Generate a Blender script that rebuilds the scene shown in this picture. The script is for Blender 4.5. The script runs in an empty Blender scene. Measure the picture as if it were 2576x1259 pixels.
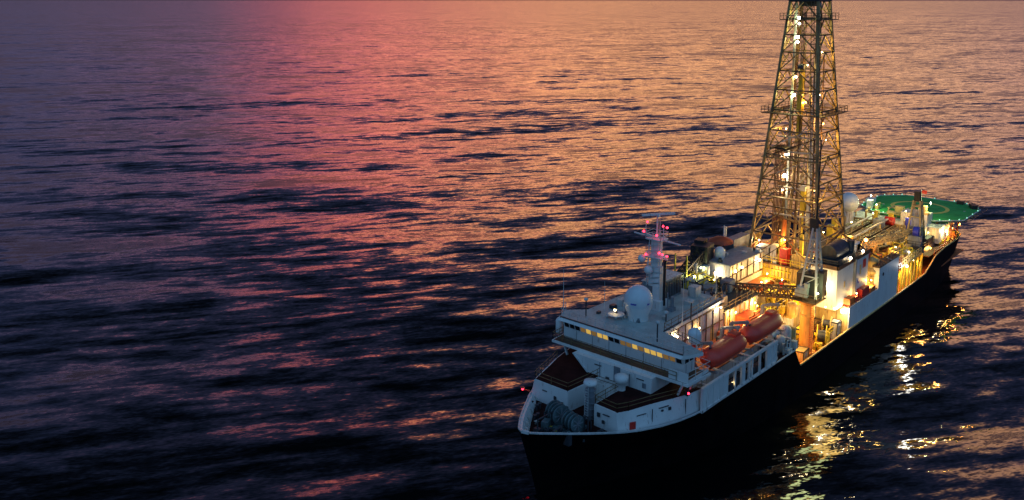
import bpy, bmesh, math, random
import numpy as np
from mathutils import Vector, Matrix
random.seed(7)
S = bpy.context.scene
COL = S.collection
PI = math.pi

# ---------------------------------------------------------------- camera
cam_d = bpy.data.cameras.new('camera'); cam = bpy.data.objects.new('camera', cam_d); COL.objects.link(cam)
TH = math.radians(41.9854); PITCH = math.radians(8.9807)
Rv = Vector((-math.sin(TH), math.cos(TH), 0)); F0 = Vector((-math.cos(TH), -math.sin(TH), 0))
Fv = F0*math.cos(PITCH) + Vector((0, 0, -1))*math.sin(PITCH); Uv = Rv.cross(Fv)
cam.matrix_world = Matrix(((Rv.x, Uv.x, -Fv.x, 138.344), (Rv.y, Uv.y, -Fv.y, 58.417), (Rv.z, Uv.z, -Fv.z, 56.299), (0, 0, 0, 1)))
cam_d.sensor_width = 36; cam_d.lens = 36*2184.37/2576; cam_d.shift_y = -0.1096
cam_d.clip_start = 1; cam_d.clip_end = 300000
S.camera = cam

# ---------------------------------------------------------------- sky (dusk: warm afterglow low ahead, deep blue above and behind)
W = bpy.data.worlds.new('World'); S.world = W; W.use_nodes = True
nt = W.node_tree; nt.nodes.clear()
def N(t, **k):
    n = nt.nodes.new(t)
    for a, b in k.items(): setattr(n, a, b)
    return n
def L(a, b): nt.links.new(a, b)
def M(op, a, b=None, c=None, clamp=False):
    n = N('ShaderNodeMath', operation=op, use_clamp=clamp)
    for i, v in enumerate((a, b, c)):
        if v is None: continue
        if isinstance(v, (int, float)): n.inputs[i].default_value = v
        else: L(v, n.inputs[i])
    return n.outputs[0]
def ramp(fac, stops, interp='EASE'):
    n = N('ShaderNodeValToRGB'); cr = n.color_ramp; cr.interpolation = interp
    while len(cr.elements) < len(stops): cr.elements.new(0.5)
    for e, (p, c) in zip(cr.elements, stops):
        e.position = p; e.color = (*c, 1) if len(c) == 3 else c
    L(fac, n.inputs[0]); return n.outputs[0]
def vmul(col, f):
    n = N('ShaderNodeVectorMath', operation='SCALE'); L(col, n.inputs[0])
    if isinstance(f, (int, float)): n.inputs['Scale'].default_value = f
    else: L(f, n.inputs['Scale'])
    return n.outputs[0]
def vadd(a, b):
    n = N('ShaderNodeVectorMath', operation='ADD'); L(a, n.inputs[0]); L(b, n.inputs[1]); return n.outputs[0]
def vdot(a, v):
    n = N('ShaderNodeVectorMath', operation='DOT_PRODUCT'); L(a, n.inputs[0]); n.inputs[1].default_value = v; return n.outputs['Value']
tc = N('ShaderNodeTexCoord'); D = tc.outputs['Generated']
sep = N('ShaderNodeSeparateXYZ'); L(D, sep.inputs[0]); z = sep.outputs[2]
hor = M('SQRT', M('MAXIMUM', M('SUBTRACT', 1.0, M('MULTIPLY', z, z)), 1e-4))
GLOW = -math.radians(0)          # azimuth 0 of the ramps looks along the afterglow
s = M('DIVIDE', vdot(D, tuple(Rv)), hor)
c = vdot(D, tuple(F0))
# streaky cloud bank: noise in direction space, stretched along the horizon
mp = N('ShaderNodeMapping'); mp.inputs['Scale'].default_value = (3.0, 3.0, 16.0); L(D, mp.inputs[0])
cn = N('ShaderNodeTexNoise'); cn.inputs['Scale'].default_value = 1.3; cn.inputs['Detail'].default_value = 5; L(mp.outputs[0], cn.inputs['Vector'])
az = ramp(M('MULTIPLY_ADD', cn.outputs[0], 0.42, M('MULTIPLY_ADD', s, 0.5, 0.29)), [(0.0, (.02, .02, .07)), (.27, (.05, .045, .09)), (.35, (.28, .11, .16)), (.40, (.85, .15, .15)), (.46, (1.9, .40, .20)),
      (.53, (2.3, .88, .26)), (.63, (2.2, 1.0, .29)), (.71, (1.8, .86, .36)), (.80, (.8, .36, .25)), (1.0, (.03, .03, .08))], 'LINEAR')
el = ramp(z, [(0.0, (.06,)*3), (.02, (.09,)*3), (.05, (.26,)*3), (.08, (.62,)*3), (.115, (1.1,)*3), (.15, (1.1,)*3), (.19, (.68,)*3), (.23, (.32,)*3), (.27, (.12,)*3), (.32, (.02,)*3), (.40, (0, 0, 0))], 'LINEAR')
cl = M('MULTIPLY_ADD', cn.outputs[0], 1.9, 0.08)
glow = vmul(vmul(az, el), 1.0)
glow = vmul(glow, cl)
base = ramp(z, [(0, (.050, .042, .075)), (.06, (.058, .054, .110)), (.16, (.056, .070, .175)), (.34, (.060, .086, .220)), (.46, (.046, .068, .165)), (.58, (.022, .033, .075)), (.72, (.005, .008, .015)), (1.0, (.03, .05, .085))])
front = vadd(glow, base)
back = ramp(z, [(0, (.08, .17, .29)), (.3, (.125, .30, .57)), (1.0, (.12, .28, .53))])
bf = ramp(M('MULTIPLY_ADD', c, -1.6, 0.55, clamp=True), [(0, (0, 0, 0)), (1, (1, 1, 1))])
mix = N('ShaderNodeMix', data_type='RGBA'); L(bf, mix.inputs[0]); L(front, mix.inputs[6]); L(back, mix.inputs[7])
sky = N('ShaderNodeTexSky', sky_type='NISHITA'); sky.sun_disc = False
SUN_EL = math.radians(2.0); sun_az = F0  # the sun has gone down roughly ahead of the camera
sky.sun_elevation = SUN_EL; sky.sun_rotation = math.atan2(sun_az.x, sun_az.y)
bg1 = N('ShaderNodeBackground'); L(mix.outputs[2], bg1.inputs[0]); bg1.inputs[1].default_value = 1.0
bg2 = N('ShaderNodeBackground'); L(sky.outputs[0], bg2.inputs[0]); bg2.inputs[1].default_value = 0.0015
ad = N('ShaderNodeAddShader'); L(bg1.outputs[0], ad.inputs[0]); L(bg2.outputs[0], ad.inputs[1])
wo = N('ShaderNodeOutputWorld'); L(ad.outputs[0], wo.inputs[0])

# ---------------------------------------------------------------- last rosy light from the horizon
sd = bpy.data.lights.new('sun', 'SUN'); so = bpy.data.objects.new('sun', sd); COL.objects.link(so)
sd.energy = 0.006; sd.angle = math.radians(40); sd.color = (1, .45, .38)
sdir = (F0*math.cos(math.radians(7)) + Rv*-.25 + Vector((0, 0, math.sin(math.radians(7))))).normalized()
so.rotation_euler = sdir.to_track_quat('Z', 'Y').to_euler()
S.view_settings.view_transform = 'Standard'; S.view_settings.look = 'None'; S.view_settings.gamma = 1
S.view_settings.exposure = 0.0
S.cycles.use_denoising = True
S.cycles.max_bounces = 5; S.cycles.diffuse_bounces = 3; S.cycles.glossy_bounces = 3
S.cycles.caustics_reflective = False; S.cycles.caustics_refractive = False
S.cycles.sample_clamp_indirect = 4

# ---------------------------------------------------------------- materials
def mat(name, col, rough=.5, metal=0.0, var=.12, scale=1.5, rust=0.0, emit=None, es=0.0, bump=0.0, spec=.5, stripes=None):
    m = bpy.data.materials.new(name); m.use_nodes = True; t = m.node_tree; b = t.nodes['Principled BSDF']
    b.inputs['Roughness'].default_value = rough; b.inputs['Metallic'].default_value = metal; b.inputs['Specular IOR Level'].default_value = spec
    tcn = t.nodes.new('ShaderNodeTexCoord')
    n = t.nodes.new('ShaderNodeTexNoise'); n.inputs['Scale'].default_value = scale; n.inputs['Detail'].default_value = 6
    mpn = t.nodes.new('ShaderNodeMapping'); mpn.inputs['Scale'].default_value = (1, 1, .35)
    t.links.new(tcn.outputs['Object'], mpn.inputs[0]); t.links.new(mpn.outputs[0], n.inputs['Vector'])
    r = t.nodes.new('ShaderNodeValToRGB'); lo = tuple(max(0, x*(1-2*var)) for x in col); hi = tuple(min(1, x*(1+var)) for x in col)
    r.color_ramp.elements[0].position = .3; r.color_ramp.elements[0].color = (*lo, 1)
    r.color_ramp.elements[1].position = .65; r.color_ramp.elements[1].color = (*hi, 1)
    t.links.new(n.outputs[0], r.inputs[0]); out = r.outputs[0]
    if rust > 0:
        n2 = t.nodes.new('ShaderNodeTexNoise'); n2.inputs['Scale'].default_value = 2.2; n2.inputs['Detail'].default_value = 8; n2.inputs['Roughness'].default_value = .7
        mp2 = t.nodes.new('ShaderNodeMapping'); mp2.inputs['Scale'].default_value = (1.6, 1.6, .25); mp2.inputs['Location'].default_value = (5, 2, 8)
        t.links.new(tcn.outputs['Object'], mp2.inputs[0]); t.links.new(mp2.outputs[0], n2.inputs['Vector'])
        r2 = t.nodes.new('ShaderNodeValToRGB'); r2.color_ramp.elements[0].position = .60-.12*rust; r2.color_ramp.elements[1].position = .72
        t.links.new(n2.outputs[0], r2.inputs[0])
        mx = t.nodes.new('ShaderNodeMix'); mx.data_type = 'RGBA'; t.links.new(r2.outputs[0], mx.inputs[0]); t.links.new(out, mx.inputs[6]); mx.inputs[7].default_value = (.13, .045, .015, 1)
        out = mx.outputs[2]
    t.links.new(out, b.inputs['Base Color'])
    if bump:
        bp = t.nodes.new('ShaderNodeBump'); bp.inputs['Strength'].default_value = bump; bp.inputs['Distance'].default_value = .05
        t.links.new(n.outputs[0], bp.inputs['Height']); t.links.new(bp.outputs[0], b.inputs['Normal'])
    if emit:
        b.inputs['Emission Color'].default_value = (*emit, 1); b.inputs['Emission Strength'].default_value = es
    return m
MAT = dict(
 hull=mat('hull_black', (.0025, .0025, .003), .6, spec=.06, var=.3, scale=.4),
 white=mat('white_paint', (.70, .70, .68), .5, var=.05, rust=.12, scale=.5),
 white2=mat('white_paint_worn', (.62, .60, .56), .55, var=.12, rust=.85, scale=.7),
 dome=mat('dome_white', (.66, .70, .72), .35, var=.03),
 roof=mat('roof_grey_green', (.36, .44, .43), .6, var=.10, scale=.6, rust=.3),
 red=mat('red_oxide_deck', (.035, .009, .008), .9, spec=.1, var=.25, scale=.7),
 deck=mat('orange_oxide_deck', (.45, .11, .035), .6, var=.2, scale=.6, rust=.4),
 brown=mat('brown_steel', (.09, .042, .022), .6, var=.25),
 rail=mat('rail_yellow', (.17, .115, .045), .5, var=.15),
 railw=mat('rail_white', (.55, .56, .55), .5),
 steel=mat('dark_steel', (.05, .055, .065), .45, metal=.3, var=.25, rust=.3),
 black=mat('black_steel', (.012, .012, .015), .5, var=.3),
 grey=mat('grey_steel', (.22, .24, .27), .5, metal=.1, var=.15, rust=.3),
 green=mat('grey_green_machine', (.09, .14, .15), .5, var=.2, rust=.3),
 cream=mat('cream_paint', (.62, .44, .17), .5, var=.1, rust=.6),
 yellow=mat('yellow_paint', (.72, .52, .04), .45, var=.12, rust=.4),
 orange=mat('orange_paint', (.62, .16, .03), .5, var=.12, rust=.4),
 lifeboat=mat('lifeboat_orange', (.80, .065, .035), .38, var=.06, scale=.8),
 lattice=mat('lattice_rusty', (.36, .23, .09), .55, metal=.2, var=.35, rust=.8),
 latticed=mat('lattice_dark', (.16, .10, .05), .55, metal=.2, var=.3, rust=.6),
 pipe=mat('drill_pipe', (.26, .20, .13), .4, metal=.5, var=.25, rust=.5),
 standp=mat('stand_brown', (.13, .06, .03), .5, metal=.3, var=.3),
 heli=mat('helideck_green', (.05, .40, .10), .85, spec=.1, var=.12, scale=.6),
 helim=mat('helideck_mark', (.75, .62, .10), .6, var=.1),
 glass=mat('dark_glass', (.01, .012, .016), .08, var=.1),
 glasslit=mat('lit_window', (.3, .2, .05), .3, emit=(1, .62, .12), es=.6),
 glassdim=mat('dim_window', (.1, .07, .03), .3, emit=(1, .55, .15), es=.15),
 blue=mat('blue_paint', (.05, .06, .5), .4),
 redp=mat('red_paint', (.6, .03, .02), .4),
 tarp=mat('orange_tarp', (.42, .065, .02), .6),
 lampw=mat('lamp_white', (1, 1, 1), .3, emit=(1, .93, .78), es=18),
 lampy=mat('lamp_yellow', (1, 1, 1), .3, emit=(1, .72, .30), es=14),
 lampo=mat('lamp_orange', (1, .6, .2), .3, emit=(1, .36, .06), es=14),
 lampr=mat('lamp_red', (1, .1, .1), .3, emit=(1, .02, .05), es=9),
)

# ---------------------------------------------------------------- mesh builder
class MB:
    def __init__(s): s.v = []; s.f = []; s.sm = []; s.pc = []
    def add(s, vs, fs, smooth=False, cont=False):
        o = len(s.v); (s.pc.append((len(s.v), len(s.f))) if not cont or not s.pc else None); s.v += [tuple(p) for p in vs]; s.f += [tuple(i+o for i in q) for q in fs]; s.sm += [smooth]*len(fs); return s
    def bx(s, x0, x1, y0, y1, z0, z1):
        if x0 > x1: x0, x1 = x1, x0
        if y0 > y1: y0, y1 = y1, y0
        v = [(x, y, z) for z in (z0, z1) for (x, y) in ((x0, y0), (x1, y0), (x1, y1), (x0, y1))]
        return s.add(v, [(3, 2, 1, 0), (4, 5, 6, 7), (0, 1, 5, 4), (1, 2, 6, 5), (2, 3, 7, 6), (3, 0, 4, 7)])
    def bc(s, cx, cy, cz, sx, sy, sz, rz=0):
        c_, s_ = math.cos(rz), math.sin(rz); v = []
        for z in (cz, cz+sz):
            for x, y in ((-1, -1), (1, -1), (1, 1), (-1, 1)):
                X, Y = x*sx/2, y*sy/2; v.append((cx+X*c_-Y*s_, cy+X*s_+Y*c_, z))
        return s.add(v, [(3, 2, 1, 0), (4, 5, 6, 7), (0, 1, 5, 4), (1, 2, 6, 5), (2, 3, 7, 6), (3, 0, 4, 7)])
    def tube(s, p, q, r, r2=None, n=8, smooth=True, cap=True):
        p, q = Vector(p), Vector(q); r2 = r if r2 is None else r2; d = (q-p)
        if d.length < 1e-6: return s
        d.normalize(); a = d.orthogonal().normalized()
        if n == 4: 
            up = Vector((0, 0, 1)) if abs(d.z) < .95 else Vector((1, 0, 0)); a = (d.cross(up).normalized() + d.cross(d.cross(up)).normalized()).normalized()
        b = d.cross(a); v = []
        for c_, rr in ((p, r), (q, r2)):
            for i in range(n):
                t = 2*PI*i/n; v.append(c_ + a*math.cos(t)*rr + b*math.sin(t)*rr)
        f = [(i, (i+1) % n, n+(i+1) % n, n+i) for i in range(n)]
        s.add(v, f, smooth and n > 5)
        if cap: s.add(v, [tuple(range(n))[::-1], tuple(range(n, 2*n))], False, True)
        return s
    def beam(s, p, q, w): return s.tube(p, q, w*.7071, n=4, smooth=False)
    def sph(s, c, r, nu=16, nv=10, sz=1.0, v0=0.0):
        v = []; f = []
        for j in range(nv+1):
            t = PI*(v0+(1-v0)*j/nv) if v0 else PI*j/nv
            for i in range(nu):
                a = 2*PI*i/nu; v.append((c[0]+r*math.sin(t)*math.cos(a), c[1]+r*math.sin(t)*math.sin(a), c[2]+r*sz*math.cos(t)))
        for j in range(nv):
            for i in range(nu): f.append((j*nu+i, (j+1)*nu+i, (j+1)*nu+(i+1) % nu, j*nu+(i+1) % nu))
        return s.add(v, f, True)
    def lathe(s, c, prof, n=20, smooth=True):
        v = [(c[0]+r*math.cos(2*PI*i/n), c[1]+r*math.sin(2*PI*i/n), c[2]+z) for r, z in prof for i in range(n)]
        f = [(j*n+i, j*n+(i+1) % n, (j+1)*n+(i+1) % n, (j+1)*n+i) for j in range(len(prof)-1) for i in range(n)]
        return s.add(v, f, smooth)
    def prism(s, poly, z0, z1):
        n = len(poly); v = [(x, y, z0) for x, y in poly]+[(x, y, z1) for x, y in poly]
        return s.add(v, [tuple(range(n))[::-1], tuple(range(n, 2*n))]+[(i, (i+1) % n, n+(i+1) % n, n+i) for i in range(n)])
    def rail(s, pts, h=1.05, sp=1.8, w=.055, closed=False, bars=(1.0, .55)):
        pts = [Vector(p) for p in pts]; 
        if closed: pts = pts+[pts[0]]
        for a, b in zip(pts, pts[1:]):
            n = max(1, int((b-a).length/sp))
            for k in range(n+1): 
                p = a.lerp(b, k/n); s.beam(p, p+Vector((0, 0, h)), w)
            for t in bars: s.beam(a+Vector((0, 0, h*t)), b+Vector((0, 0, h*t)), w)
        return s
    def build(s, name, m, parent=None, label=None):
        me = bpy.data.meshes.new(name); me.from_pydata(s.v, [], s.f); me.materials.append(MAT[m] if isinstance(m, str) else m)
        me.polygons.foreach_set('use_smooth', s.sm); me.update()
        bm = bmesh.new(); bm.from_mesh(me); bmesh.ops.recalc_face_normals(bm, faces=bm.faces); bm.to_mesh(me); bm.free()
        o = bpy.data.objects.new(name, me); COL.objects.link(o)
        if parent: 
            o.parent = parent
            if parent.type == 'MESH' or parent.type == 'EMPTY': o.matrix_parent_inverse = Matrix.Translation(-parent.location) if False else Matrix()
        if label: o['label'] = label
        return o
def empty(name, loc=(0, 0, 0), rz=0):
    o = bpy.data.objects.new(name, None); COL.objects.link(o); o.location = loc; o.rotation_euler = (0, 0, rz); return o
def tag(o, label, cat, group=None):
    o['label'] = label; o['category'] = cat
    if group: o['group'] = group
    return o
def copy_tree(o, parent=None):
    c_ = o.copy(); COL.objects.link(c_); c_.parent = parent
    for ch in [k for k in COL.objects if k.parent == o]: copy_tree(ch, c_)
    return c_

# ---------------------------------------------------------------- sea
def make_sea():
    rng = np.random.RandomState(5); cx, cy = 62., 20.
    NA = 760; rat = 1+2*PI/NA; rs = [0.0, 4.0]
    while rs[-1] < 1500: rs.append(rs[-1]*rat)
    while rs[-1] < 150000: rs.append(rs[-1]*1.25)
    rs = np.array(rs[1:]); A = np.arange(NA)*2*PI/NA
    X = cx+rs[:, None]*np.cos(A); Y = cy+rs[:, None]*np.sin(A); Z = np.zeros_like(X); cell = (rs*2*PI/NA)[:, None]
    wd = math.atan2(F0.y, F0.x)+math.radians(14)
    for i in range(46):
        lam = 6*(70/6)**rng.rand(); th = wd+rng.randn()*.42; k = 2*PI/lam
        a = .0060*lam/(2*PI)*(1.25 if lam > 15 else 1.0); ph = rng.rand()*2*PI
        att = np.clip((lam/cell-3)/4, 0, 1)
        Z += a*att*np.sin(k*(X*math.cos(th)+Y*math.sin(th))+ph)
    Z *= np.clip((9000-rs[:, None])/6000, 0, 1)
    nr = len(rs); P = np.stack([X, Y, Z], -1).reshape(-1, 3)
    P = np.vstack([P, [[cx, cy, 0]]])
    i = np.arange(nr-1)[:, None]*NA; j = np.arange(NA)[None]; j2 = (j+1) % NA
    q = np.stack([i+j, i+NA+j, i+NA+j2, i+j2], -1).reshape(-1, 4)
    tri = np.stack([np.full(NA, nr*NA), np.arange(NA), (np.arange(NA)+1) % NA], -1)
    me = bpy.data.meshes.new('sea_water'); me.vertices.add(len(P)); me.vertices.foreach_set('co', P.ravel().astype(np.float32))
    me.loops.add(q.size+tri.size); me.loops.foreach_set('vertex_index', np.concatenate([q.ravel(), tri.ravel()]).astype(np.int32))
    st = np.concatenate([np.arange(len(q))*4, len(q)*4+np.arange(len(tri))*3]); me.polygons.add(len(st)); me.polygons.foreach_set('loop_start', st.astype(np.int32))
    me.polygons.foreach_set('use_smooth', np.ones(len(st), bool)); me.update(calc_edges=True); me.validate()
    o = bpy.data.objects.new('water', me); COL.objects.link(o); o['kind'] = 'structure'
    m = bpy.data.materials.new('sea_water'); m.use_nodes = True; t = m.node_tree; b = t.nodes['Principled BSDF']
    b.inputs['Base Color'].default_value = (.0012, .0022, .0026, 1); b.inputs['Roughness'].default_value = .05; b.inputs['IOR'].default_value = 1.34
    g = t.nodes.new('ShaderNodeNewGeometry'); acc = g.outputs['Normal']
    for (lx, ly, k, det, off) in ((700, 230, .12, 2, 19), (240, 70, .20, 2, 91), (95, 26, .32, 1, 53), (36, 9, .33, 1, 0), (12, 3.0, .37, 1, 31), (3.6, 1.0, .25, 2, 77), (.9, .3, .16, 1, 11)):
        mp = t.nodes.new('ShaderNodeMapping'); mp.vector_type = 'TEXTURE'
        mp.inputs['Rotation'].default_value = (0, 0, wd+PI/2); mp.inputs['Scale'].default_value = (lx, ly, 1); mp.inputs['Location'].default_value = (off, off*.7, 0)
        t.links.new(g.outputs['Position'], mp.inputs[0])
        n = t.nodes.new('ShaderNodeTexNoise'); n.noise_dimensions = '2D'; n.inputs['Scale'].default_value = 1; n.inputs['Detail'].default_value = det; n.inputs['Roughness'].default_value = .55
        t.links.new(mp.outputs[0], n.inputs['Vector'])
        # perturb along the wind direction strongly, across it weakly
        sp = t.nodes.new('ShaderNodeSeparateColor'); t.links.new(n.outputs['Color'], sp.inputs[0])
        cb = t.nodes.new('ShaderNodeCombineXYZ')
        ax = t.nodes.new('ShaderNodeMath'); ax.operation = 'MULTIPLY_ADD'; t.links.new(sp.outputs[0], ax.inputs[0]); ax.inputs[1].default_value = k; ax.inputs[2].default_value = -.5*k
        ay = t.nodes.new('ShaderNodeMath'); ay.operation = 'MULTIPLY_ADD'; t.links.new(sp.outputs[1], ay.inputs[0]); ay.inputs[1].default_value = k*.6; ay.inputs[2].default_value = -.3*k
        t.links.new(ax.outputs[0], cb.inputs[0]); t.links.new(ay.outputs[0], cb.inputs[1])
        vr = t.nodes.new('ShaderNodeVectorRotate'); vr.rotation_type = 'Z_AXIS'; vr.inputs['Angle'].default_value = wd; t.links.new(cb.outputs[0], vr.inputs['Vector'])
        va = t.nodes.new('ShaderNodeVectorMath'); va.operation = 'ADD'; t.links.new(acc, va.inputs[0]); t.links.new(vr.outputs[0], va.inputs[1]); acc = va.outputs[0]
    nn = t.nodes.new('ShaderNodeVectorMath'); nn.operation = 'NORMALIZE'; t.links.new(acc, nn.inputs[0]); t.links.new(nn.outputs[0], b.inputs['Normal'])
    me.materials.append(m)
make_sea()
#@SHIP
# ================================================================= THE SHIP
ship = empty('drill_ship'); tag(ship, 'long black hulled drilling ship with white superstructure and tall lit lattice derrick', 'ship')
SPLIT = set('draw_works side_door roof_locker winch_motor mooring_port drain_slot wall_lamp_hood storage_tank mud_tank day_tank roof_machinery wing_strut davit_house gallery_locker wall_hatch ventilation_stack red_locker winch_box driller_cabin orange_column aft_machinery crane_rest stern_gear deck_equipment fairlead small_dish guide_rail stand_pipe inner_brace hose_boom aft_bulkhead stub_mast crane_cab recess_roof stern_white_gear container_support edge_light bulwark_stay conduit window roof_vent pipe_racker rack_walkway riser_post white_louvre stern_house lower_deckhouse pipe_deck_starboard'.split())
def P(name, m, mb, parent=None, label=None):
    if name in SPLIT and len(mb.pc) > 1:
        ends = mb.pc[1:]+[(len(mb.v), len(mb.f))]; r = None
        for (v0, f0), (v1, f1) in zip(mb.pc, ends):
            k = MB(); k.v = mb.v[v0:v1]; k.f = [tuple(i-v0 for i in q) for q in mb.f[f0:f1]]; k.sm = mb.sm[f0:f1]; o = k.build(name, m, parent or ship, label); r = r or o
        return r
    return mb.build(name, m, parent or ship, label)

# ---- hull: stations (x deck, half breadth deck, z top, x waterline, half breadth waterline)
HS = [(71.9, 0.0, 9.9, 68.9, 0.0), (71.5, .75, 9.8, 68.5, .12), (70.6, 1.5, 9.65, 67.6, .4), (69.4, 2.45, 9.5, 66.4, .8), (67.9, 3.5, 9.25, 64.9, 1.3), (65.8, 4.9, 8.95, 62.8, 2.1), (63.9, 6.1, 8.7, 61, 2.9),
      (62.5, 7.0, 8.55, 59.6, 3.5), (60.7, 7.9, 8.4, 58, 4.2), (58, 9.0, 8.25, 55.5, 5.2), (55.3, 9.75, 8.15, 53.4, 6.1), (52.8, 10.2, 8.1, 51.4, 6.9), (48.8, 10.5, 8.0, 48, 8.0),
      (44, 10.5, 7.9, 44, 8.9), (38, 10.5, 7.85, 38, 9.8), (31, 10.5, 7.8, 31, 10.3), (25.6, 10.5, 7.75, 25.6, 10.5), (23.6, 10.5, 4.9, 23.6, 10.5), (12, 10.5, 4.95, 12, 10.5), (0, 10.5, 4.9, 0, 10.5),
      (-12, 10.5, 4.9, -12, 10.5), (-24, 10.5, 4.95, -24, 10.5), (-32, 10.5, 5.1, -32, 10.5), (-35, 10.5, 6.2, -35, 10.5), (-38, 10.5, 7.3, -38, 10.4), (-44, 10.45, 7.7, -44, 10.1), (-50, 10.3, 7.5, -49, 9.5), (-55, 10.0, 7.3, -53.5, 8.8), (-59, 9.4, 7.2, -57, 7.8)]
def HB(x, top=True):
    t = sorted((h[0], h[1], h[2]) for h in HS)
    for a, b in zip(t, t[1:]):
        if a[0] <= x <= b[0]:
            u = (x-a[0])/(b[0]-a[0]); return a[1]+(b[1]-a[1])*u, a[2]+(b[2]-a[2])*u
    return (t[0][1], t[0][2]) if x < t[0][0] else (0, 9.9)
def hull_pt(i, lev, side):
    xd, hd, zt, xw, hw = HS[i]; ZL = [-3, 0, 1.5, 3, 4.5, None]
    z_ = zt if ZL[lev] is None else min(ZL[lev], zt-.1*(5-lev)) ; t = max(0, z_)/zt
    x = xw+(xd-xw)*t; e = 1.5 if xd > 50 else .7
    return (x, side*(hw+(hd-hw)*t**e), z_)
hm = MB(); vs = []; fs = []; n = len(HS)
for side in (1, -1):
    o = len(vs); vs += [hull_pt(i, l, side) for i in range(n) for l in range(6)]
    fs += [(o+i*6+l, o+(i+1)*6+l, o+(i+1)*6+l+1, o+i*6+l+1) for i in range(n-1) for l in range(5)]
h = n*6; fs += [((n-1)*6+l, h+(n-1)*6+l, h+(n-1)*6+l+1, (n-1)*6+l+1) for l in range(5)]
hm.add(vs, fs, False)
hull = P('hull', 'hull', hm)
# rubbing strake and draught line
st = MB()
for side in (1, -1):
    pts = [hull_pt(i, 5, side) for i in range(17)]
    for a, b in zip(pts, pts[1:]): st.beam((a[0], a[1], a[2]+.05), (b[0], b[1], b[2]+.05), .16)
st.beam((71.9, .0, 9.95), (71.5, .75, 9.86), .3)
P('bow_rail_cap', 'railw', st)
for side in (1, -1):
    st = MB(); pts = [hull_pt(i, 5, side) for i in range(17, n)]
    for a, b in zip(pts, pts[1:]): st.beam((a[0], a[1], a[2]+.06), (b[0], b[1], b[2]+.06), .2)
    P('deck_rail_cap', 'cream', st)
def hull_lerp(i, z_):
    xd, hd, zt, xw, hw = HS[i]; t = z_/zt; e = 1.5 if xd > 50 else .7
    return (xw+(xd-xw)*t, hw+(hd-hw)*t**e)
# inner bulwark (forward)
ib = MB(); vs = []; 
for side in (1, -1):
    o = len(vs)
    for i in range(9):
        x, y, z_ = hull_pt(i, 5, side); y2 = side*max(0, abs(y)-.28); bl = hull_lerp(i, 7.8); vs += [(bl[0]-.3, side*max(0, bl[1]-.25), 7.8), (x-.3, y2, z_-.02), (x, y, z_)]
    ib.add(vs[o:], [(j*3+k, j*3+k+1, j*3+k+4, j*3+k+3) for j in range(8) for k in (0, 1)])
P('bulwark', 'white', ib, hull)
rb = MB()
for side in (1, -1):
    for i in range(2, 9):
        x, y, z_ = hull_pt(i, 5, side); rb.bc(x-.6, side*max(0, abs(y)-.62), 7.9, .08, .4, z_-8.2)
P('bulwark_stay', 'white2', rb, hull)
# fairlead holes
fh = MB()
for side in (1, -1):
    for i in (2, 4, 6):
        x, y, z_ = hull_pt(i, 5, side); fh.tube((x-.55, side*(abs(y)-.30), 8.35), (x-.50, side*(abs(y)-.42), 8.35), .2, n=10)
P('fairlead', 'black', fh, hull)
# name on the bow
def bow_text(txt, x0, zc, size):
    cu = bpy.data.curves.new('t', 'FONT'); cu.body = txt; cu.size = size; o = bpy.data.objects.new('t', cu); COL.objects.link(o)
    me = bpy.data.meshes.new_from_object(o.evaluated_get(bpy.context.evaluated_depsgraph_get())); bpy.data.objects.remove(o)
    for v in me.vertices:
        x = x0-v.co.x; z_ = zc+v.co.y
        # invert the hull surface on the port side
        for _ in range(1):
            hd, zt = HB(x); 
        best = None
        for i in range(n-1):
            a = hull_lerp(i, z_); b = hull_lerp(i+1, z_)
            if b[0] <= x <= a[0]:
                u = (x-a[0])/(b[0]-a[0]) if b[0] != a[0] else 0; best = a[1]+(b[1]-a[1])*u; break
        v.co = (x, (best or hd)+.05, z_)
    me.materials.clear(); me.materials.append(MAT['grey']); o = bpy.data.objects.new('ship_name', me); COL.objects.link(o); o.parent = hull; return o
bow_text('JOIDES RESOLUTION', 67.6, 6.9, .75)

# ---- decks
dk = MB(); pl = [(x-.35, max(0, y-.22)) for x, y in [hull_lerp(i, 7.85) for i in range(12)]]; poly = [(x, y) for x, y in pl]+[(50, 10), (50, -10)]+[(x, -y) for x, y in pl[::-1]]
dk.prism(poly[:-1], 7.7, 7.9); P('bow_deck', 'red', dk)
dk = MB().bx(-58.5, 25.5, -10.35, 10.35, 3.9, 4.1); P('main_deck', 'deck', dk)
ins = MB().bx(-33, 23.6, 10.28, 10.36, 4.1, 4.9); ins.bx(-33, 23.6, -10.36, -10.28, 4.1, 4.9); P('bulwark', 'cream', ins, hull)
ub = MB()   # accommodation hull between 4 and 10.5 m
ub.prism([(50.5, -8.3), (55.5, -7.8), (57.5, -7), (57.5, 6.6), (55.5, 7.8), (50.5, 8.35), (50.45, 8.3), (24.5, 8.3), (24.5, -9.9)], 7.9, 10.35)
ub.bx(24.6, 50, -8, 8, 4.1, 7.7)
P('lower_deckhouse', 'white2', ub)
gd = MB().bx(24.5, 50.6, 8.2, 10.4, 7.7, 7.88); P('side_gallery_deck', 'red', gd)

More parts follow.
